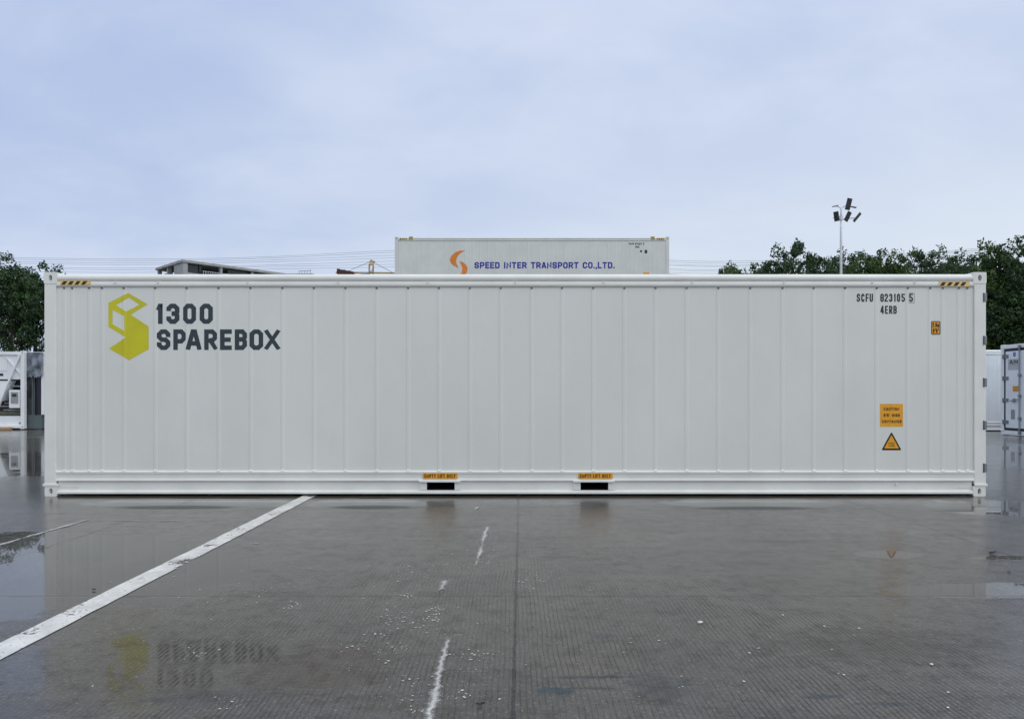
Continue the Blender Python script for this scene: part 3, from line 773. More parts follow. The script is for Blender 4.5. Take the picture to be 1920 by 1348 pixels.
for ch, a, b in (('S', 243, 300), ('C', 318, 372), ('F', 390, 442), ('U', 455, 512), ('8', 630, 690), ('2', 700, 757), ('3', 774, 830), ('1', 856, 885), ('0', 903, 957), ('5', 978, 1036), ('5', 1108, 1166)):
    st += glyph(ch, lx(q(a)), lx(q(b)), lz(565.6), lz(550.4), 0.0175)
for ch, a, b in (('4', 632, 692), ('E', 708, 757), ('R', 775, 830), ('B', 845, 901)):
    st += glyph(ch, lx(q(a)), lx(q(b)), lz(588.2), lz(573), 0.0175)
st.append((1, ribbon([(lx(1706), lz(549.2)), (lx(1716), lz(549.2)), (lx(1716), lz(567.5)), (lx(1706), lz(567.5)), (lx(1706), lz(549.2))], 0.004)))
decal("serial_lettering", M_ink, main, strokes=st, **kw)
# height sticker
o = decal("height_sticker", M_black, main, polys=[[rrect(lx(1747.3), lx(1765.2), lz(627.3), lz(601.8), 0.018)]], **kw)
o2 = decal("sticker_face", M_orange, o, polys=[[rrect(lx(1749), lx(1763.6), lz(625.6), lz(603.4), 0.010)]], yf=yf, cuts=cuts, lift=0.0025)
decal("lettering", M_black, o2, strokes=layout("2.9m", lx(1750), lx(1762.6), lz(613.3), lz(605), 0.010) + layout("9'6\"", lx(1750.5), lx(1762.2), lz(624), lz(615.6), 0.010), yf=yf, cuts=cuts, lift=0.0035)
# caution square and triangle
o = decal("caution_sticker", M_orange, main, polys=[[rect(lx(1651.8), lx(1694.8), lz(800), lz(757))]], **kw)
tt = layout("CAUTION", lx(1658.5), lx(1688), lz(769.5), lz(764), 0.0085) + layout("9'6\" HIGH", lx(1658.5), lx(1688.5), lz(781.3), lz(775.8), 0.0085) + layout("CONTAINER", lx(1655), lx(1692.3), lz(793), lz(787.6), 0.0085)
decal("lettering", M_black, o, strokes=tt, yf=yf, cuts=cuts, lift=0.0025)
def tri(cx_, zb, wd, ht, r):
    P = [Vector((cx_ - wd / 2, zb)), Vector((cx_ + wd / 2, zb)), Vector((cx_, zb + ht))]; out = []
    for i in range(3):
        a, b, c = P[i - 1], P[i], P[(i + 1) % 3]
        e1 = b + (a - b).normalized() * r; e2 = b + (c - b).normalized() * r
        out += [tuple(e1.lerp(b, .55).lerp(b.lerp(e2, .0), .0)), tuple((e1 + e2 + b * 2) / 4), tuple(e2.lerp(b, .55))]
    return out
o = decal("warning_triangle", M_black, main, polys=[[tri(lx(1673.3), lz(844.2), 0.262, 0.240, 0.03)]], **kw)
o2 = decal("triangle_face", M_orange, o, polys=[[tri(lx(1673.3), lz(840.6), 0.190, 0.172, 0.012)]], yf=yf, cuts=cuts, lift=0.0025)
decal("lettering", M_rust, o2, strokes=layout("HIGH", lx(1667.5), lx(1679), lz(832.5), lz(830), 0.004) + layout("CUBE", lx(1667.5), lx(1679), lz(837), lz(834.3), 0.004), yf=yf, cuts=cuts, lift=0.0035)
# lift labels on the bottom rail
for a, b in ((793, 857.5), (1084.5, 1148.5)):
    o = decal("lift_label", M_orange, main, polys=[[rect(lx(a), lx(b), lz(897.2), lz(886.6))]], yf=lambda x: 0.0)
    decal("lettering", M_black, o, strokes=layout("EMPTY LIFT ONLY", lx(a + 3), lx(b - 3.5), lz(895.6), lz(888.4), 0.0095), yf=lambda x: 0.0, lift=0.0025)
hazard(main, lx(113), lx(169.5), lz(534.8), lz(526.4), 0.001)
hazard(main, lx(1760.5), lx(1818), lz(536.8), lz(528.4), 0.001)
for py in (557.5, 638, 717, 797, 877):
    h = MB(); h.box(lx(1844.3), lx(1850.6), -0.004, 0.09, lz(py + 8), lz(py - 8)); h.build("hinge", M_hinge, main, 0.004)
    h2 = MB(); h2.box(lx(1844.0), lx(1845.2), -0.0065, 0.02, lz(py + 8.6), lz(py - 8.6)); h2.build("hinge_seam", M_seal, main)
for px in (216, 296, 464, 634, 802, 966, 1132, 1298, 1470, 1636, 1715):
    x = lx(px); rv = MB(); rv.tube([(x, 0.010, 2.7625), (x, -0.006, 2.7625)], 0.013, 10)
    rv.build("rail_rivet", M_frame, main)
for a, b, py in ((110, 147, 912.8), (1791, 1823, 914)): MB().box(lx(a), lx(b), 0.0285, 0.036, lz(py) - .006, lz(py) + .005).build("rail_weld", M_frame, main)
MB().tube([(lx(1683), 0.036, lz(908)), (lx(1683), 0.018, lz(908))], 0.014, 10).build("rail_rivet", M_frame, main)

# ---- the stack behind
SK = 39.9; YS = F / SK
def sx_(px): return (px - 997.5) / SK
def sz_(py): return CAMH + (HZ - py) / SK - 5.792
rb = [-6.25, -6.1]
x = -5.75
while x < 6.2:
    rb.append(x); x += random.choice((0.22, 0.36, 0.36, 0.42))
labels = ["white container at the bottom of the stack behind", "white container in the middle of the stack behind", "pale grey container with orange swoosh emblem topmost on the stack behind"]
for k in range(3):
    st_, yf2, cuts2, _ = container(labels[k], (37.5 / SK, YS, 2.896 * k), 0, 12.906, 2.896, rb, False, M_grey_panel if k == 2 else M_cool_frame, M_grey_panel if k == 2 else M_cool_panel, doors=False, group="shipping containers in the yard")
top = st_
kw2 = dict(yf=yf2, cuts=cuts2, lift=0.004)
sw_u = [(1500, 193), (1450, 190), (1405, 210), (1372, 240), (1360, 272), (1368, 302), (1392, 326), (1442, 349), (1424, 318), (1416, 290), (1420, 262), (1438, 232), (1468, 208)]
sw_l = [(1444, 284), (1478, 296), (1506, 318), (1519, 346), (1517, 378), (1502, 408), (1478, 436), (1440, 460), (1402, 470), (1430, 440), (1456, 410), (1470, 380), (1472, 350), (1462, 318)]
cv = lambda P_: [(sx_(560 + x / 4.8), sz_(430 + y / 4.8)) for x, y in P_]
decal("emblem", M_swoosh, top, polys=[[cv(sw_u)], [cv(sw_l)]], **kw2)
decal("lettering", M_navy, top, strokes=layout("SPEED INTER TRANSPORT CO.,LTD.", sx_(889.5), sx_(1152.5), sz_(503.4), sz_(491.4), 0.066, 0.17), **kw2)
decal("serial_lettering", M_ink, top, strokes=layout("WNNU 871217 2", sx_(1179), sx_(1208), sz_(459.2), sz_(455.4), 0.022) + layout("45R1", sx_(1191), sx_(1199), sz_(464.8), sz_(461.4), 0.022), **kw2)
decal("height_sticker", M_ink, top, polys=[[rrect(sx_(1208.8), sx_(1213.8), sz_(475), sz_(468.5), 0.02)], [rrect(sx_(1200.3), sx_(1204), sz_(473), sz_(469.3), 0.02)]], **kw2)
decal("caution_sticker", M_orange, top, polys=[[rect(sx_(1206), sx_(1217.3), sz_(530), sz_(510.5))]], **kw2)
for px, s0 in ((770.5, 749), (1224, 1231)):
    MB().box(sx_(px) - 0.085, sx_(px) + 0.085, -0.012, 0.16, 2.896 - 0.14, 2.896 + 0.012).build("lift_casting", M_olive, top, 0.008)
    hazard(top, sx_(s0), sx_(s0 + 15.5), sz_(450), sz_(446.6), -0.001)

# ---- right: one parallel behind, one with its door end towards the yard
YR = 26.2
container("white container seen in the gap beside the door container", ((1930 - 960) / F * YR, YR, 0), 0, 6.058, 2.896, [-2.9 + 0.30 * i for i in range(20)], False, M_cool_frame, M_cool_panel, doors=False, group="shipping containers in the yard")
XD, YD = 15.85, 23.98
dc, _, _, MeD = container("white container with grey hinges and a plated door end on the right", (XD + 6.096, YD, 0), math.pi, 12.192, 2.896, [-5.7 + 0.4 * i for i in range(29)], False, M_cool_frame, M_cool_panel, signs=True, group="shipping containers in the yard")
# door signs are drawn in (u, -, v); outwards is +w
def on_door(name, m, parent, lift, **k):
    Mw = MeD @ Matrix.Scale(-1, 4, (0, 1, 0))
    return decal(name, m, parent, lift=lift, M=Mw, **k)
M_plate = mat("sign_plate", srgb(176, 178, 184), 0.5)
M_blue = mat("sign_blue", srgb(60, 90, 160), 0.5)
kk = [(0.66 + .072 * math.cos(2 * math.pi * j / 6 + .52), 2.565 + .085 * math.sin(2 * math.pi * j / 6 + .52)) for j in range(6)]
b1 = on_door("door_badge", M_blue, dc, 0.001, polys=[[kk]])
on_door("badge_mark", M_cool_frame, b1, 0.002, polys=[[rect(.635, .685, 2.535, 2.545)], [rect(.635, .685, 2.565, 2.575)], [rect(.635, .685, 2.590, 2.60)]])
b2 = on_door("name_plate", M_plate, dc, 0.001, polys=[[rect(.36, .90, 2.08, 2.42)]])
on_door("lettering", M_ink, b2, 0.002, strokes=glyph('A', .44, .58, 2.26, 2.42 - .02, .032) + glyph('/', .58, .66, 2.26, 2.40, .02) + glyph('M', .66, .82, 2.26, 2.40, .036))
b3 = on_door("caution_sticker", M_orange, dc, 0.001, polys=[[rect(.58, .90, 1.39, 1.57)]])
on_door("lettering", M_black, b3, 0.002, strokes=layout("CAUTION", .63, .85, 1.50, 1.535, .008) + layout("CONTAINER", .61, .87, 1.42, 1.45, .008))
on_door("data_plate", M_steel, dc, 0.001, polys=[[rect(.50, .68, .52, .82)]])


# ---- left: the machinery end with braced frame, and the wrapped one beside it
SL = 51.0; YL = F / SL
def wx(px): return (px - 960) / SL
def wz(py): return CAMH + (HZ - py) / SL
zb = wz(807)        # the ends stand on short timber, as in the photo
xr = wx(45); xl = xr - CW; cxl = (xl + xr) / 2
ru = thing("reefer_unit", "white container end with diagonal braces and open cooling machinery", "container", (cxl, YL, 0), 0, "shipping containers in the yard")
h0 = CW / 2
def ux(px): return wx(px) - cxl
H2 = 2.88
for sx in (-1, 1):
    a, b = (-h0, -h0 + 0.13) if sx < 0 else (h0 - 0.13, h0)
    MB().box(a, b, 0.0, 0.15, 0.15, H2 - 0.10).build("corner_post", M_cool_frame, ru, 0.006)
    casting_mb(a - (0 if sx > 0 else 0), b, -0.006, 0.16, 0.03, 0.15).build("corner_casting", M_cool_frame, ru)
    casting_mb(a, b, -0.006, 0.16, H2 - 0.10, H2 + 0.02).build("corner_casting", M_cool_frame, ru)
MB().box(-h0 + .13, h0 - .13, 0.0, 0.14, H2 - 0.13, H2 - 0.01).build("top_beam", M_cool_frame, ru, 0.006)
MB().box(-h0 + .13, h0 - .13, 0.0, 0.14, 0.06, 0.17).build("bottom_beam", M_cool_frame, ru, 0.006)
pa = MB().box(-h0 + .13, h0 - .13, 0.06, 0.10, wz(711), H2 - 0.13).build("upper_panel", M_cool_panel, ru)
MB().box(ux(-24), ux(12.2), 0.045, 0.06, wz(695.5), wz(670)).build("hatch", M_cool_frame, pa, 0.006)
decal("vent_marks", M_machine, pa, polys=[[rect(ux(-30), ux(4.2), wz(705), wz(700))]], yf=lambda x: 0.058)
MB().box(-h0 + .13, h0 - .13, 0.55, 0.60, 0.17, wz(711)).build("machinery_bay", M_machine, ru)
MB().box(-h0 + .13, h0 - .13, 0.10, 0.55, 0.17, wz(780)).build("base_tray", M_cool_panel, ru)
decal("tray_gusset", M_seal, ru, polys=[[[(ux(31), wz(795)), (ux(38), wz(795)), (ux(38), wz(788))]]], yf=lambda x: 0.098)
br = MB(); br.bar((ux(38.5), -0.012, wz(664)), (ux(-4), -0.012, wz(766)), 0.05, 0.085, (0, 1, 0)); br.bar((ux(-72), -0.012, wz(664)), (ux(-30), -0.012, wz(766)), 0.05, 0.085, (0, 1, 0)); br.build("diagonal_brace", M_cool_frame, ru)
br = MB(); br.bar((ux(8), 0.035, wz(667)), (ux(40), 0.035, wz(704)), 0.03, 0.05, (0, 1, 0)); br.build("cross_brace", M_cool_frame, ru)
cb = MB(); cb.box(ux(16), ux(36), 0.02, 0.34, wz(765), wz(731)); cbo = cb.build("control_box", M_cool_frame, ru, 0.012)
pn = MB().box(ux(20), ux(33.5), 0.008, 0.024, wz(756.5), wz(735)).build("control_panel", M_steel, cbo)
MB().box(ux(22.5), ux(30.5), 0.0, 0.010, wz(743.5), wz(738.5)).build("display", M_machine, pn)
fs = MB()
fs.hexa([(ux(-40), 0.03, wz(752)), (ux(2), 0.03, wz(752)), (ux(2), 0.4, wz(752)), (ux(-40), 0.4, wz(752))], [(ux(-40), 0.10, wz(714)), (ux(17), 0.10, wz(714)), (ux(17), 0.4, wz(714)), (ux(-40), 0.4, wz(714))])
fs.build("fan_shroud", M_cool_frame, ru, 0.02)
pp = MB()
for a, b, py in ((2, 16, 756), (-20, 15, 762), (4, 37, 724), (0, 37, 769)): pp.tube([(ux(a), 0.2, wz(py)), (ux(b), 0.2, wz(py))], 0.028, 8)
pp.build("pipework", M_steel, ru)
MB().box(ux(-60), ux(37), 0.20, 0.5, wz(779), wz(771)).build("compressor", mat("compressor_olive", (0.09, 0.10, 0.07, 1), 0.5, var=0.3), ru, 0.03)
body = MB().box(-h0, h0, 0.605, 12.0, 0.06, H2 - 0.01).build("container_body", M_cool_panel, ru, 0.01)
tag(MB().box(wx(-30), wx(24), YL - 0.20, YL - 0.02, 0.002, 0.10).build("timber_beam", M_wood, None, 0.008), "tan timber beam under the braced container end", "timber")

# wrapped container: dark recessed end under a clear plastic sheet
wr0 = wx(46.5)
wr = thing("wrapped_container", "charcoal container end under torn plastic wrap beside the braced end", "container", (wr0 + CW / 2, YL + 0.25, 0), 0, "shipping containers in the yard")
SL2 = F / (YL + 0.25)
def vx(px): return (px - 960) / SL2 - (wr0 + CW / 2)
def vz(py): return CAMH + (HZ - py) / SL2
MB().box(vx(46), vx(47.5), 0.0, 0.12, 0.03, vz(661)).build("corner_post", M_darkpanel, wr)
MB().box(vx(46), h0, 0.0, 0.2, vz(665), vz(660)).build("top_beam", M_cool_frame, wr, 0.008)
MB().box(vx(47.5), vx(58.6), 0.03, 0.08, vz(780), vz(666)).build("end_panel", M_darkpanel, wr)
MB().box(vx(59.4), vx(61.3), 0.01, 0.06, vz(781), vz(668)).build("panel_strip", M_greenplate, wr)
MB().box(vx(61.4), vx(77), 0.12, 0.16, vz(779), vz(666)).build("end_panel", M_navypanel, wr)
MB().box(vx(47), vx(80), -0.03, 0.03, 0.02, vz(778)).build("lower_plate", M_greenplate, wr, 0.006)
MB().box(vx(77.5), vx(83), -0.01, 0.10, vz(777.5), vz(665.5)).build("door_jamb", M_cool_panel, wr, 0.006)
MB().box(vx(84), h0, 0.02, 0.07, 0.05, vz(666)).build("end_panel", M_cool_panel, wr)
MB().box(-h0, h0, 0.20, 12.0, 0.05, vz(660.5)).build("container_body", M_cool_panel, wr)
ww = MB(); nx_, nz_ = 22, 18; vs = []
for j in range(nz_ + 1):
    for i in range(nx_ + 1):
        fx, fz = i / nx_, j / nz_
        drop = 0.10 * (1 - fz) * (random.random() - 0.5)
        ytop = -0.03 + 0.035 * math.sin(fx * 17 + fz * 5) * (0.3 + fz * 0.3) + 0.03 * math.sin(fx * 6 - fz * 11) + random.uniform(-1, 1) * 0.012
        vs.append((vx(46.5) + (vx(82) - vx(46.5)) * fx, ytop - 0.045, vz(707) + (vz(661) - vz(707)) * fz + drop))
ww.add(vs, [(j * (nx_ + 1) + i, j * (nx_ + 1) + i + 1, (j + 1) * (nx_ + 1) + i + 1, (j + 1) * (nx_ + 1) + i) for j in range(nz_) for i in range(nx_)])
ww.build("plastic_wrap", M_wrap, wr, 0, True)
lad = MB()
for k in range(8): lad.box(vx(56), vx(58), -0.02, 0.02, vz(744 - k * 3) - .012, vz(744 - k * 3) + .012)
lad.build("vent_slots", M_hole, wr)


# ------------------------------------------------------------------ lamp post with solar panels
def lamp_post():
    Y = 40.0; s = F / Y
    X = (1577 - 960) / s
    lp = thing("solar_lamp_post", "tall white lamp post with four dark solar panels above the trees", "lamp post", (X, Y, 0))
    z = lambda py: CAMH + (HZ - py) / s
    xx = lambda px: (px - 1577) / s
    MB().tube([(0, 0, 0), (0, 0, z(440)), (0, 0, z(408))], [0.085, 0.062, 0.055], 12).tube([(0, 0, z(408)), (0, 0, z(390))], 0.045, 10).build("pole", M_polew, lp, 0, True)
    def panel(px, py, wd, ht, rx, ry, rz):
        Mx = Matrix.Translation((xx(px), -0.12, z(py))) @ Matrix.Rotation(R(rz), 4, 'Z') @ Matrix.Rotation(R(ry), 4, 'Y') @ Matrix.Rotation(R(rx), 4, 'X')
        p = MB(Mx).box(-wd / 2, wd / 2, -0.015, 0.015, -ht / 2, ht / 2).build("solar_panel", M_solar, lp)
        MB(Mx).box(-wd / 2 - .012, wd / 2 + .012, 0.016, 0.035, -ht / 2 - .012, ht / 2 + .012).build("panel_frame", M_polew, p)
        MB(Mx).box(-.02, .02, 0.036, 0.12, -.1, .1).build("panel_mount", M_steel, p)
    panel(1589.5, 384, 0.27, 0.60, 12, 8, 10)
    panel(1566.5, 407, 0.24, 0.50, 14, -8, -20)
    panel(1588, 407, 0.24, 0.52, 14, 20, 20)
    panel(1605.5, 408.5, 0.14, 0.58, 14, 38, 25)
    ar = MB()
    ar.tube([(xx(1562), 0, z(409)), (0, 0, z(411)), (xx(1603), 0, z(409))], 0.022, 8)
    ar.tube([(xx(1570), 0, z(387)), (0, 0, z(391)), (xx(1584), 0, z(386.5)), (xx(1600), 0, z(387.5))], 0.02, 8)
    ar.build("cross_arm", M_steel, lp, 0, True)
    for a, b, p0, p1 in ((1560.5, 1571, 387.5, 386), (1594, 1605, 387, 389.5)):
        MB().hexa([(xx(a), -0.07, z(p0) - .02), (xx(b), -0.09, z(p1) - .03), (xx(b), 0.09, z(p1) - .03), (xx(a), 0.07, z(p0) - .02)],
                  [(xx(a), -0.07, z(p0) + .01), (xx(b), -0.09, z(p1) + .035), (xx(b), 0.09, z(p1) + .035), (xx(a), 0.07, z(p0) + .01)]).build("lamp_head", M_steel, lp, 0.008)
    MB().tube([(0, 0, z(413)), (0, 0, z(405))], 0.095, 10).build("collar", M_polew, lp)
lamp_post()


# ------------------------------------------------------------------ trees
def tree_meshes(seed, H, Rc, base, nclump, per, leaf):
    rnd = np.random.RandomState(seed); rr = random.Random(seed)
    t = MB()
    lean = (rr.uniform(-.3, .3), rr.uniform(-.3, .3))
    tr = [(0, 0, 0), (lean[0] * .3, lean[1] * .3, H * .25), (lean[0] * .7, lean[1] * .7, H * .5), (lean[0], lean[1], H * .82)]
    t.tube(tr, [0.20, 0.15, 0.11, 0.03], 8)
    cen = []
    ch = H - base; zc = base + ch * 0.5
    ph = [rr.uniform(0, 6.28) for _ in range(6)]
    while len(cen) < nclump:
        u = rnd.normal(size=3); u /= np.linalg.norm(u)
        az = math.atan2(u[1], u[0])
        rad = 1 + 0.16 * math.sin(2 * az + ph[0]) + 0.13 * math.sin(3 * az + ph[1] + 2 * u[2]) + 0.14 * math.sin(5 * u[2] + ph[2])
        k = rad * (rr.random() ** 0.36) * 0.93 / (abs(u[0]) ** 3 + abs(u[1]) ** 3 + abs(u[2]) ** 3) ** 0.333
        p = np.array([u[0] * Rc * k, u[1] * Rc * k, zc + u[2] * ch * 0.5 * k * 0.92])
        if p[2] < base - 0.2: continue
        cen.append(p)
    for p in cen[::6]:
        z0 = max(H * .25, min(p[2] - 1.0 - rr.random(), H * .75)); f = z0 / H
        t.tube([(lean[0] * f, lean[1] * f, z0), ((p[0] * .55), (p[1] * .55), z0 * .45 + p[2] * .55), tuple(p)], [0.06, 0.04, 0.012], 5)
    V = []; Fc = []
    for p in cen:
        cr = rr.uniform(0.34, 0.78) * (Rc / 2.6) ** 0.5; n_ = int(per * rr.uniform(0.6, 1.3))
        d = rnd.normal(size=(n_, 3)); d /= np.linalg.norm(d, axis=1)[:, None]
        q = p + d * (cr * rnd.uniform(0.2, 1.0, size=(n_, 1)) ** 0.6) * np.array([1.05, 1.05, 0.8])
        nrm = d * 0.7 + rnd.normal(size=(n_, 3)) * 0.6 + np.array([0, 0, 0.5]); nrm /= np.linalg.norm(nrm, axis=1)[:, None]
        a = np.cross(nrm, rnd.normal(size=(n_, 3))); a /= np.linalg.norm(a, axis=1)[:, None]; b = np.cross(nrm, a)
        L = (leaf * rnd.uniform(0.6, 1.35, size=(n_, 1))); W = L * rnd.uniform(0.42, 0.62, size=(n_, 1))
        q0 = q - a * L * .5; q1 = q + b * W * .5 - nrm * L * .08; q2 = q + a * L * .5 - nrm * L * .12; q3 = q - b * W * .5 - nrm * L * .08
        base_i = len(V)
        V += np.stack([q0, q1, q2, q3], 1).reshape(-1, 3).tolist()
        Fc += [(base_i + 4 * i, base_i + 4 * i + 1, base_i + 4 * i + 2, base_i + 4 * i + 3) for i in range(n_)]
    return t, V, Fc


VAR = []
for i, (H, Rc, base) in enumerate(((10.5, 2.7, 2.6), (10.5, 2.3, 2.2), (10.5, 3.2, 2.0), (10.5, 2.5, 3.0), (10.5, 2.9, 3.7))):
    t, V, Fc = tree_meshes(11 + i * 5, H, Rc, base, 215 if i < 4 else 175, 74, 0.25)
    tm = t.build("trunk", M_bark); tme = tm.data; bpy.data.objects.remove(tm)
    cme = bpy.data.meshes.new("crown"); cme.from_pydata(V, [], Fc); cme.materials.append(M_leafA if i % 2 == 0 else M_leafB)
    VAR.append((tme, cme))


def tree(px, py, Y, var, label, wide=1.0, rz=0.0, group="trees beyond the yard"):
    X = (px - 960) / F * Y; H = CAMH + (HZ - py) / F * Y; s = H / 10.5
    r = thing("broadleaf_tree", label, "tree", (X, Y, 0), rz, group)
    r.scale = (s * wide, s * wide, s)
    for nm, me in zip(("trunk", "crown"), VAR[var]):
        o = bpy.data.objects.new(nm, me); col.objects.link(o); o.parent = r
    return r


for px, py, Y, var, lab, wd, rz in (
    (1388, 497, 64, 1, "lowest tree at the left end of the tree row right of the stack", 0.70, 0.3),
    (1432, 478, 66, 3, "dark tree second from the left end of the right tree row", 0.68, 1.6),
    (1482, 464, 63, 0, "dense tree well left of the lamp post in the right tree row", 0.72, 1.1),
    (1548, 459, 62, 2, "broad tree directly behind the lamp post's left side", 0.62, 2.0),
    (1630, 459, 63, 3, "tall tree just right of the lamp post", 0.72, 0.8),
    (1680, 466, 61, 1, "yellow-green tree between the lamp post and the serial number", 0.70, 2.7),
    (1738, 474, 64, 0, "lower tree standing above the container's serial number", 0.68, 4.1),
    (1785, 474, 65, 3, "low tree above the right hazard stripe", 0.7, 5.2),
    (1832, 464, 60, 2, "dark tree above the right corner of the big container", 0.66, 3.4),
    (1874, 448, 58, 1, "tallest tree with a spire above the right edge of the yard", 0.75, 0.2),
    (1922, 462, 57, 0, "dense tree at the right edge of the photo", 0.85, 1.9),
    (1990, 460, 58, 3, "tree at the far right behind the door container", 0.9, 2.9),
    (1456, 489, 72, 2, "shorter tree filling the gap left of the dense tree in the right row", 0.60, 0.5),
    (1515, 482, 72, 1, "shorter tree filling the gap left of the broad tree by the lamp post", 0.72, 1.5),
    (1592, 478, 71, 0, "shorter tree behind the lamp post, between two taller crowns", 0.66, 2.5),
    (1655, 482, 72, 3, "shorter tree in the gap left of the yellow-green tree", 0.7, 3.6),
    (1710, 486, 72, 2, "shorter tree in the gap right of the yellow-green tree", 0.6, 4.5),
    (1765, 488, 72, 1, "shorter tree in the gap above the right height sticker", 0.75, 5.5),
    (1816, 480, 71, 0, "shorter tree filling the gap left of the right corner casting", 0.75, 2.4),
    (1366, 503, 74, 0, "smallest tree at the very left end of the right tree row", 0.6, 3.3),
    (1412, 494, 73, 2, "shorter tree filling the gap at the left end of the right row", 0.6, 1.9),
    (1898, 485, 68, 2, "shorter dark tree behind the spire tree at the right edge", 0.75, 1.3),
    (-60, 462, 70, 4, "tall tree at the far left behind the braced container end", 0.85, 0.9),
    (18, 474, 69, 4, "dark tree at the left edge above the braced container end", 0.72, 2.2),
    (62, 487, 72, 4, "rounded tree beside the left corner of the big container", 0.72, 3.9)):
    tree(px, py, Y, var, lab, wd, rz)


def hedge(name, x0, x1, Y, h, label, n_):
    V = []; Fc = []; rnd = np.random.RandomState(int(abs(x0 * 10)))
    n_c = n_ // 60
    for c in range(n_c):
        p = np.array([rnd.uniform(x0, x1), Y + rnd.uniform(-.8, .8), rnd.uniform(0.1, h) * rnd.uniform(0.7, 1.0)])
        d = rnd.normal(size=(60, 3)); q = p + d * 0.3
        nrm = d + rnd.normal(size=(60, 3)) * .6 + np.array([0, 0, .6]); nrm /= np.linalg.norm(nrm, axis=1)[:, None]
        a = np.cross(nrm, rnd.normal(size=(60, 3))); a /= np.linalg.norm(a, axis=1)[:, None]; b = np.cross(nrm, a); L = rnd.uniform(.16, .34, size=(60, 1))
        bi = len(V); V += np.stack([q - a * L * .5, q + b * L * .3, q + a * L * .5, q - b * L * .3], 1).reshape(-1, 3).tolist()
        Fc += [(bi + 4 * i, bi + 4 * i + 1, bi + 4 * i + 2, bi + 4 * i + 3) for i in range(60)]
    me = bpy.data.meshes.new(name); me.from_pydata(V, [], Fc); me.materials.append(M_leafA)
    o = bpy.data.objects.new(name, me); col.objects.link(o)
    return tag(o, label, "hedge")


hedge("hedge", -64, -36, 80, 5.4, "dark shrubbery under the trees on the left", 15000)
hedge("hedge", 17, 58, 74, 6.5, "dark shrubbery under the trees on the right", 56000)


# ------------------------------------------------------------------ distant buildings, crane, wires
def far_building():
    D = 90.0; k = F / D
    n0 = at(343, 487, D); Ht = n0.z
    u = Vector((0.665, 0.747, 0)); v = Vector((-0.707, 0.707, 0))
    b = thing("concrete_building", "grey concrete building with an open roof storey behind the container", "building", (n0.x, n0.y, 0))
    Mx = Matrix(((u.x, v.x, 0, 0), (u.y, v.y, 0, 0), (0, 0, 1, 0), (0, 0, 0, 1)))
    Lu, Lv = 30.0, 8.6
    zo = CAMH + (HZ - 510) / F * D            # parapet top
    MB(Mx).box(0, Lu, 0, Lv, 0, zo).build("wall", M_concrete_b, b)
    MB(Mx).box(-.15, Lu, -.15, Lv + .15, Ht - 0.30, Ht).build("roof_slab", M_concrete_b, b)
    for x, wd in ((0, 0.6), (4.7, 5.05 - 4.7), (9.0, .3), (12.2, .3), (17, .3), (22, .3), (29.5, .3)):
        MB(Mx).box(x + .02, x + wd, 0.02, 0.5, zo, Ht - .30).build("column", M_concrete_b, b)
    MB(Mx).box(0.03, 0.5, 0.0, 2.9, zo, Ht - .30).build("corner_wall", M_concrete_b, b)
    for y in (5.0, Lv - .4): MB(Mx).box(0.05, .5, y, y + .35, zo, Ht - .30).build("column", M_concrete_b, b)
    for x0, x1 in ((0.65, 2.1), (6.0, 29.4)):
        MB(Mx).box(x0, x1, 0.6, 0.75, zo, Ht - .31).build("glazing", M_darkglass, b)
    MB(Mx).box(2.25, 2.5, 0.5, 0.8, zo, Ht - .31).build("column", M_darkglass, b)
    MB(Mx).box(0.6, 0.75, 5.2, Lv - .5, zo, Ht - .8).build("glazing", M_darkglass, b)
    rl = MB(Mx)
    for x in np.arange(2.6, 6.0, 0.3): rl.tube([(x, .1, zo), (x, .1, zo + .42)], 0.03, 5)
    rl.tube([(2.5, .1, zo + .42), (6.0, .1, zo + .42)], 0.03, 5)
    rl.build("railing", M_polew, b)
far_building()

def crane():
    D = 130.0
    pos = at(696, 738, D)
    c = thing("tower_crane", "small tower crane far behind the container left of the stack", "crane", (pos.x, D, 0))
    z = lambda py: CAMH + (HZ - py) / F * D
    xx = lambda px: (px - 696) / F * D
    m = MB(); hw = 0.34
    zt = z(497)
    for i, j in ((-1, -1), (1, -1), (1, 1), (-1, 1)): m.bar((i * hw, j * hw, 0), (i * hw, j * hw, zt), .13, .13, (0, 1, 0))
    zq = 0; s = 1
    while zq < zt - .8:
        for sd_ in (-1, 1):
            m.bar((-hw * s, sd_ * hw, zq), (hw * s, sd_ * hw, zq + .8), .08, .08, (0, 1, 0)); m.bar((sd_ * hw, -hw * s, zq), (sd_ * hw, hw * s, zq + .8), .08, .08, (1, 0, 0))
        zq += .8; s = -s
    m.build("mast", M_mast, c)
    MB().hexa([(-.42, -.4, zt), (.42, -.4, zt), (.42, .4, zt), (-.42, .4, zt)], [(-.15, -.2, z(487.5)), (.15, -.2, z(487.5)), (.15, .2, z(487.5)), (-.15, .2, z(487.5))]).box(.25, .62, -.3, .3, z(493.5), z(489.5)).build("mast_head", M_mast, c)
    st_ = MB(); st_.tube([(0, 0, z(490)), (xx(658), 0, z(506))], .045, 5); st_.tube([(0, 0, z(490)), (xx(736), 0, z(511))], .045, 5); st_.build("stay_rod", M_wire, c)
    jb = MB()
    for yy in (-.3, .3): jb.bar((xx(630), yy, z(512)), (xx(740), yy, z(512.5)), .12, .12)
    jb.bar((xx(630), 0, z(510)), (xx(740), 0, z(511.2)), .1, .1)
    jb.build("jib", M_mast, c)
    cw = MB()
    for k in range(6):
        a = 633 + k * 5.2; cw.box(xx(a), xx(a + 4.8), -.6, .6, z(514.5), z(505 + k * .9 + (k % 2) * .7))
    cw.build("counterweight", M_rust, c)
    MB().box(xx(678), xx(690), -.5, .5, z(515), z(511)).build("cab", M_steel, c)
crane()

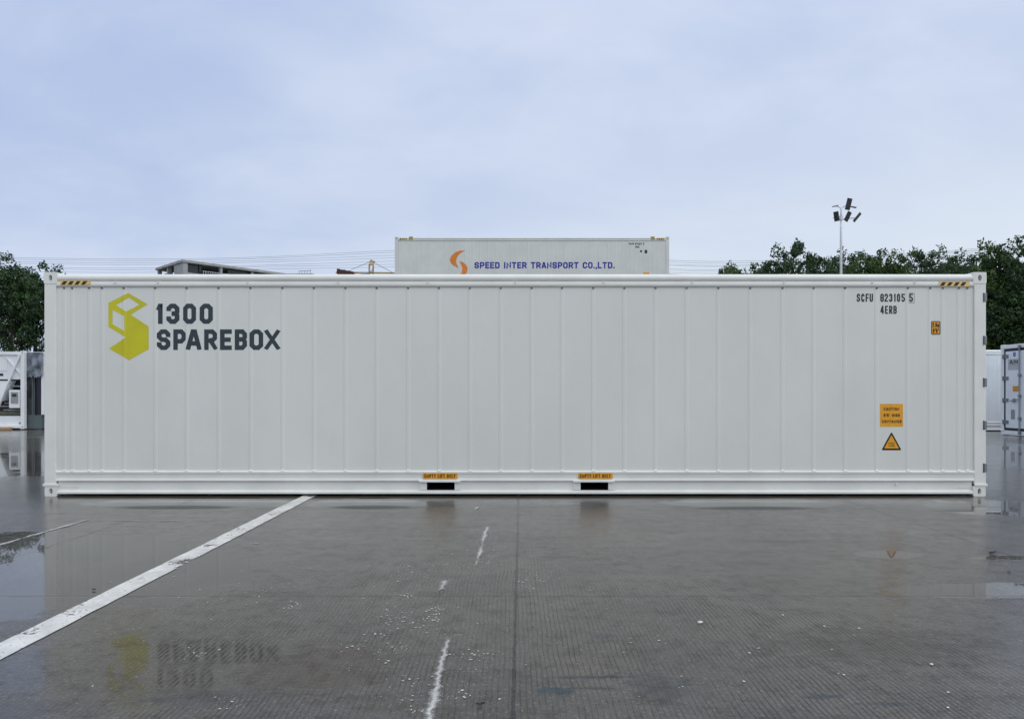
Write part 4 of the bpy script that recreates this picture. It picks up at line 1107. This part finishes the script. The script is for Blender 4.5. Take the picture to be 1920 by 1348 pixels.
rl = thing("roof_railing", "short rooftop railing far behind the container", "railing", (at(572, 738, 90).x, 90, 0))
g = MB(); z9 = lambda py: CAMH + (HZ - py) / F * 90; x9 = lambda px: (px - 572) / F * 90
for px in (561, 566, 571, 576, 582): g.tube([(x9(px), 0, z9(513)), (x9(px), 0, z9(505 if px == 582 else 508))], .035, 5)
g.tube([(x9(560), 0, z9(508.5)), (x9(583), 0, z9(507.5))], .035, 5); g.build("rail_bars", M_steel, rl)
MB().box(x9(540), x9(586), 0.2, 4, 0, z9(512.5)).build("roof_block", M_concrete_b, rl)
sr = thing("far_building", "dark sloping roof corner of a building just right of the stack", "building", (at(1262, 738, 70).x, 70, 0))
z7 = lambda py: CAMH + (HZ - py) / F * 70; x7 = lambda px: (px - 1262) / F * 70
MB().hexa([(x7(1060), 0, z7(515)), (x7(1290), 0, z7(516.5)), (x7(1290), 6, z7(516.5)), (x7(1060), 6, z7(515))], [(x7(1060), 0, z7(508)), (x7(1283), 0, z7(514.6)), (x7(1283), 6, z7(514.6)), (x7(1060), 6, z7(508))]).build("roof", M_darkglass, sr)
MB().box(x7(1063), x7(1280), .3, 5.7, 0, z7(517)).build("wall", M_concrete_b, sr)


def wire(pts, D, r):
    g = MB(); P = [at(px, py, D) for px, py in pts]
    # smooth sag through the points
    xs = [p.x for p in P]; zs = [p.z for p in P]; out = []
    for i in range(len(P) - 1):
        for j in range(10):
            f = j / 10; m0 = (zs[i + 1] - zs[i - 1]) / (xs[i + 1] - xs[i - 1]) if i > 0 else (zs[1] - zs[0]) / (xs[1] - xs[0])
            m1 = (zs[i + 2] - zs[i]) / (xs[i + 2] - xs[i]) if i + 2 < len(P) else (zs[-1] - zs[-2]) / (xs[-1] - xs[-2])
            h = xs[i + 1] - xs[i]
            zz_ = (2 * f ** 3 - 3 * f ** 2 + 1) * zs[i] + (f ** 3 - 2 * f ** 2 + f) * h * m0 + (-2 * f ** 3 + 3 * f ** 2) * zs[i + 1] + (f ** 3 - f ** 2) * h * m1
            out.append((xs[i] + h * f, D, zz_))
    out.append(tuple(P[-1]))
    g.tube(out, r, 5, False)
    return tag(g.build("power_line", M_wire), "thin power line sagging across the sky above the container", "power line", "power lines behind the container")


for k, (dl, dm, dr, de) in enumerate(((0, 0, 0, 0), (3.0, 3.5, 3.4, 2.5), (7.0, 9, 7.5, 4), (10.5, 14, 9.8, 7), (17, 20, 15.8, 13), (20, 26, 18.8, 17), (25, 31, 23, 22))):
    wire([(-300, 478 + dl), (30, 483.5 + dl), (250, 486 + dl), (480, 482.5 + dl * .9), (745, 469.5 + dm), (950, 462 + dm), (1257, 488 + dr), (1400, 489.5 + dr), (1640, 480 + de), (1830, 466.5 + de), (2200, 440 + de)], 110 + k * 1.5, 0.021)


# ------------------------------------------------------------------ litter
def leaf_litter(px, py, size, seed, label):
    rr = random.Random(seed); x, y = gp(px, py)
    g = MB(); n_ = 7; vs = []
    for j in range(n_):
        for i in range(n_):
            fx, fy = i / (n_ - 1) - .5, j / (n_ - 1) - .5
            wd = max(0.05, 1 - (2 * abs(fx)) ** 1.7)
            vs.append((fx * size * 1.5, fy * size * wd, 0.006 + size * (0.22 * math.sin(fx * 7 + seed) * abs(fy) * 2 + 0.16 * (1 + math.sin(fy * 6 + fx * 5 + seed)) + rr.uniform(0, .08))))
    g.add(vs, [(j * n_ + i, j * n_ + i + 1, (j + 1) * n_ + i + 1, (j + 1) * n_ + i) for j in range(n_ - 1) for i in range(n_ - 1)])
    o = g.build("dead_leaf", M_leafdead); o.location = (x, y, 0); o.rotation_euler = (0, 0, rr.uniform(-.6, .6))
    return tag(o, label, "leaf", "dead leaves on the concrete")


leaf_litter(1861, 1039, 0.058, 3, "largest dark curled leaf lying by the puddle on the right")
leaf_litter(901, 1323, 0.024, 5, "small black curled leaf at the bottom by the centre joint")
leaf_litter(176, 1107, 0.024, 9, "small dark leaf left of the bold parking line")
leaf_litter(1892, 1074, 0.018, 12, "tiny dark leaf just above the right puddle")


def pebble(px, py, s, seed, label):
    rr = random.Random(seed); bm = bmesh.new(); bmesh.ops.create_icosphere(bm, subdivisions=2, radius=s)
    for v in bm.verts:
        v.co *= rr.uniform(0.85, 1.12); v.co.z *= 0.5; v.co.x *= 1.35
    me = bpy.data.meshes.new("pebble"); bm.to_mesh(me); bm.free(); me.materials.append(M_pebble)
    o = bpy.data.objects.new("pebble", me); col.objects.link(o); x, y = gp(px, py); o.location = (x, y, s * .42); o.rotation_euler = (0, 0, rr.uniform(0, 3))
    return tag(o, label, "pebble", "white pebbles on the concrete")


pebble(1312.5, 1167.5, 0.0125, 1, "largest white pebble right of the centre joint")
pebble(1746.5, 1246, 0.0085, 2, "white pebble near the right edge of the container's reflection")
for i, (px, py) in enumerate(((1468, 1153), (1545.7, 1174), (1610.5, 1178), (1395, 1277.5), (1405, 1224), (1777.5, 1298), (1777.5, 1326.5), (1582, 1265))):
    pebble(px, py, 0.0055, 5 + i, "tiny white pebble lying on the wet concrete right of the centre joint")
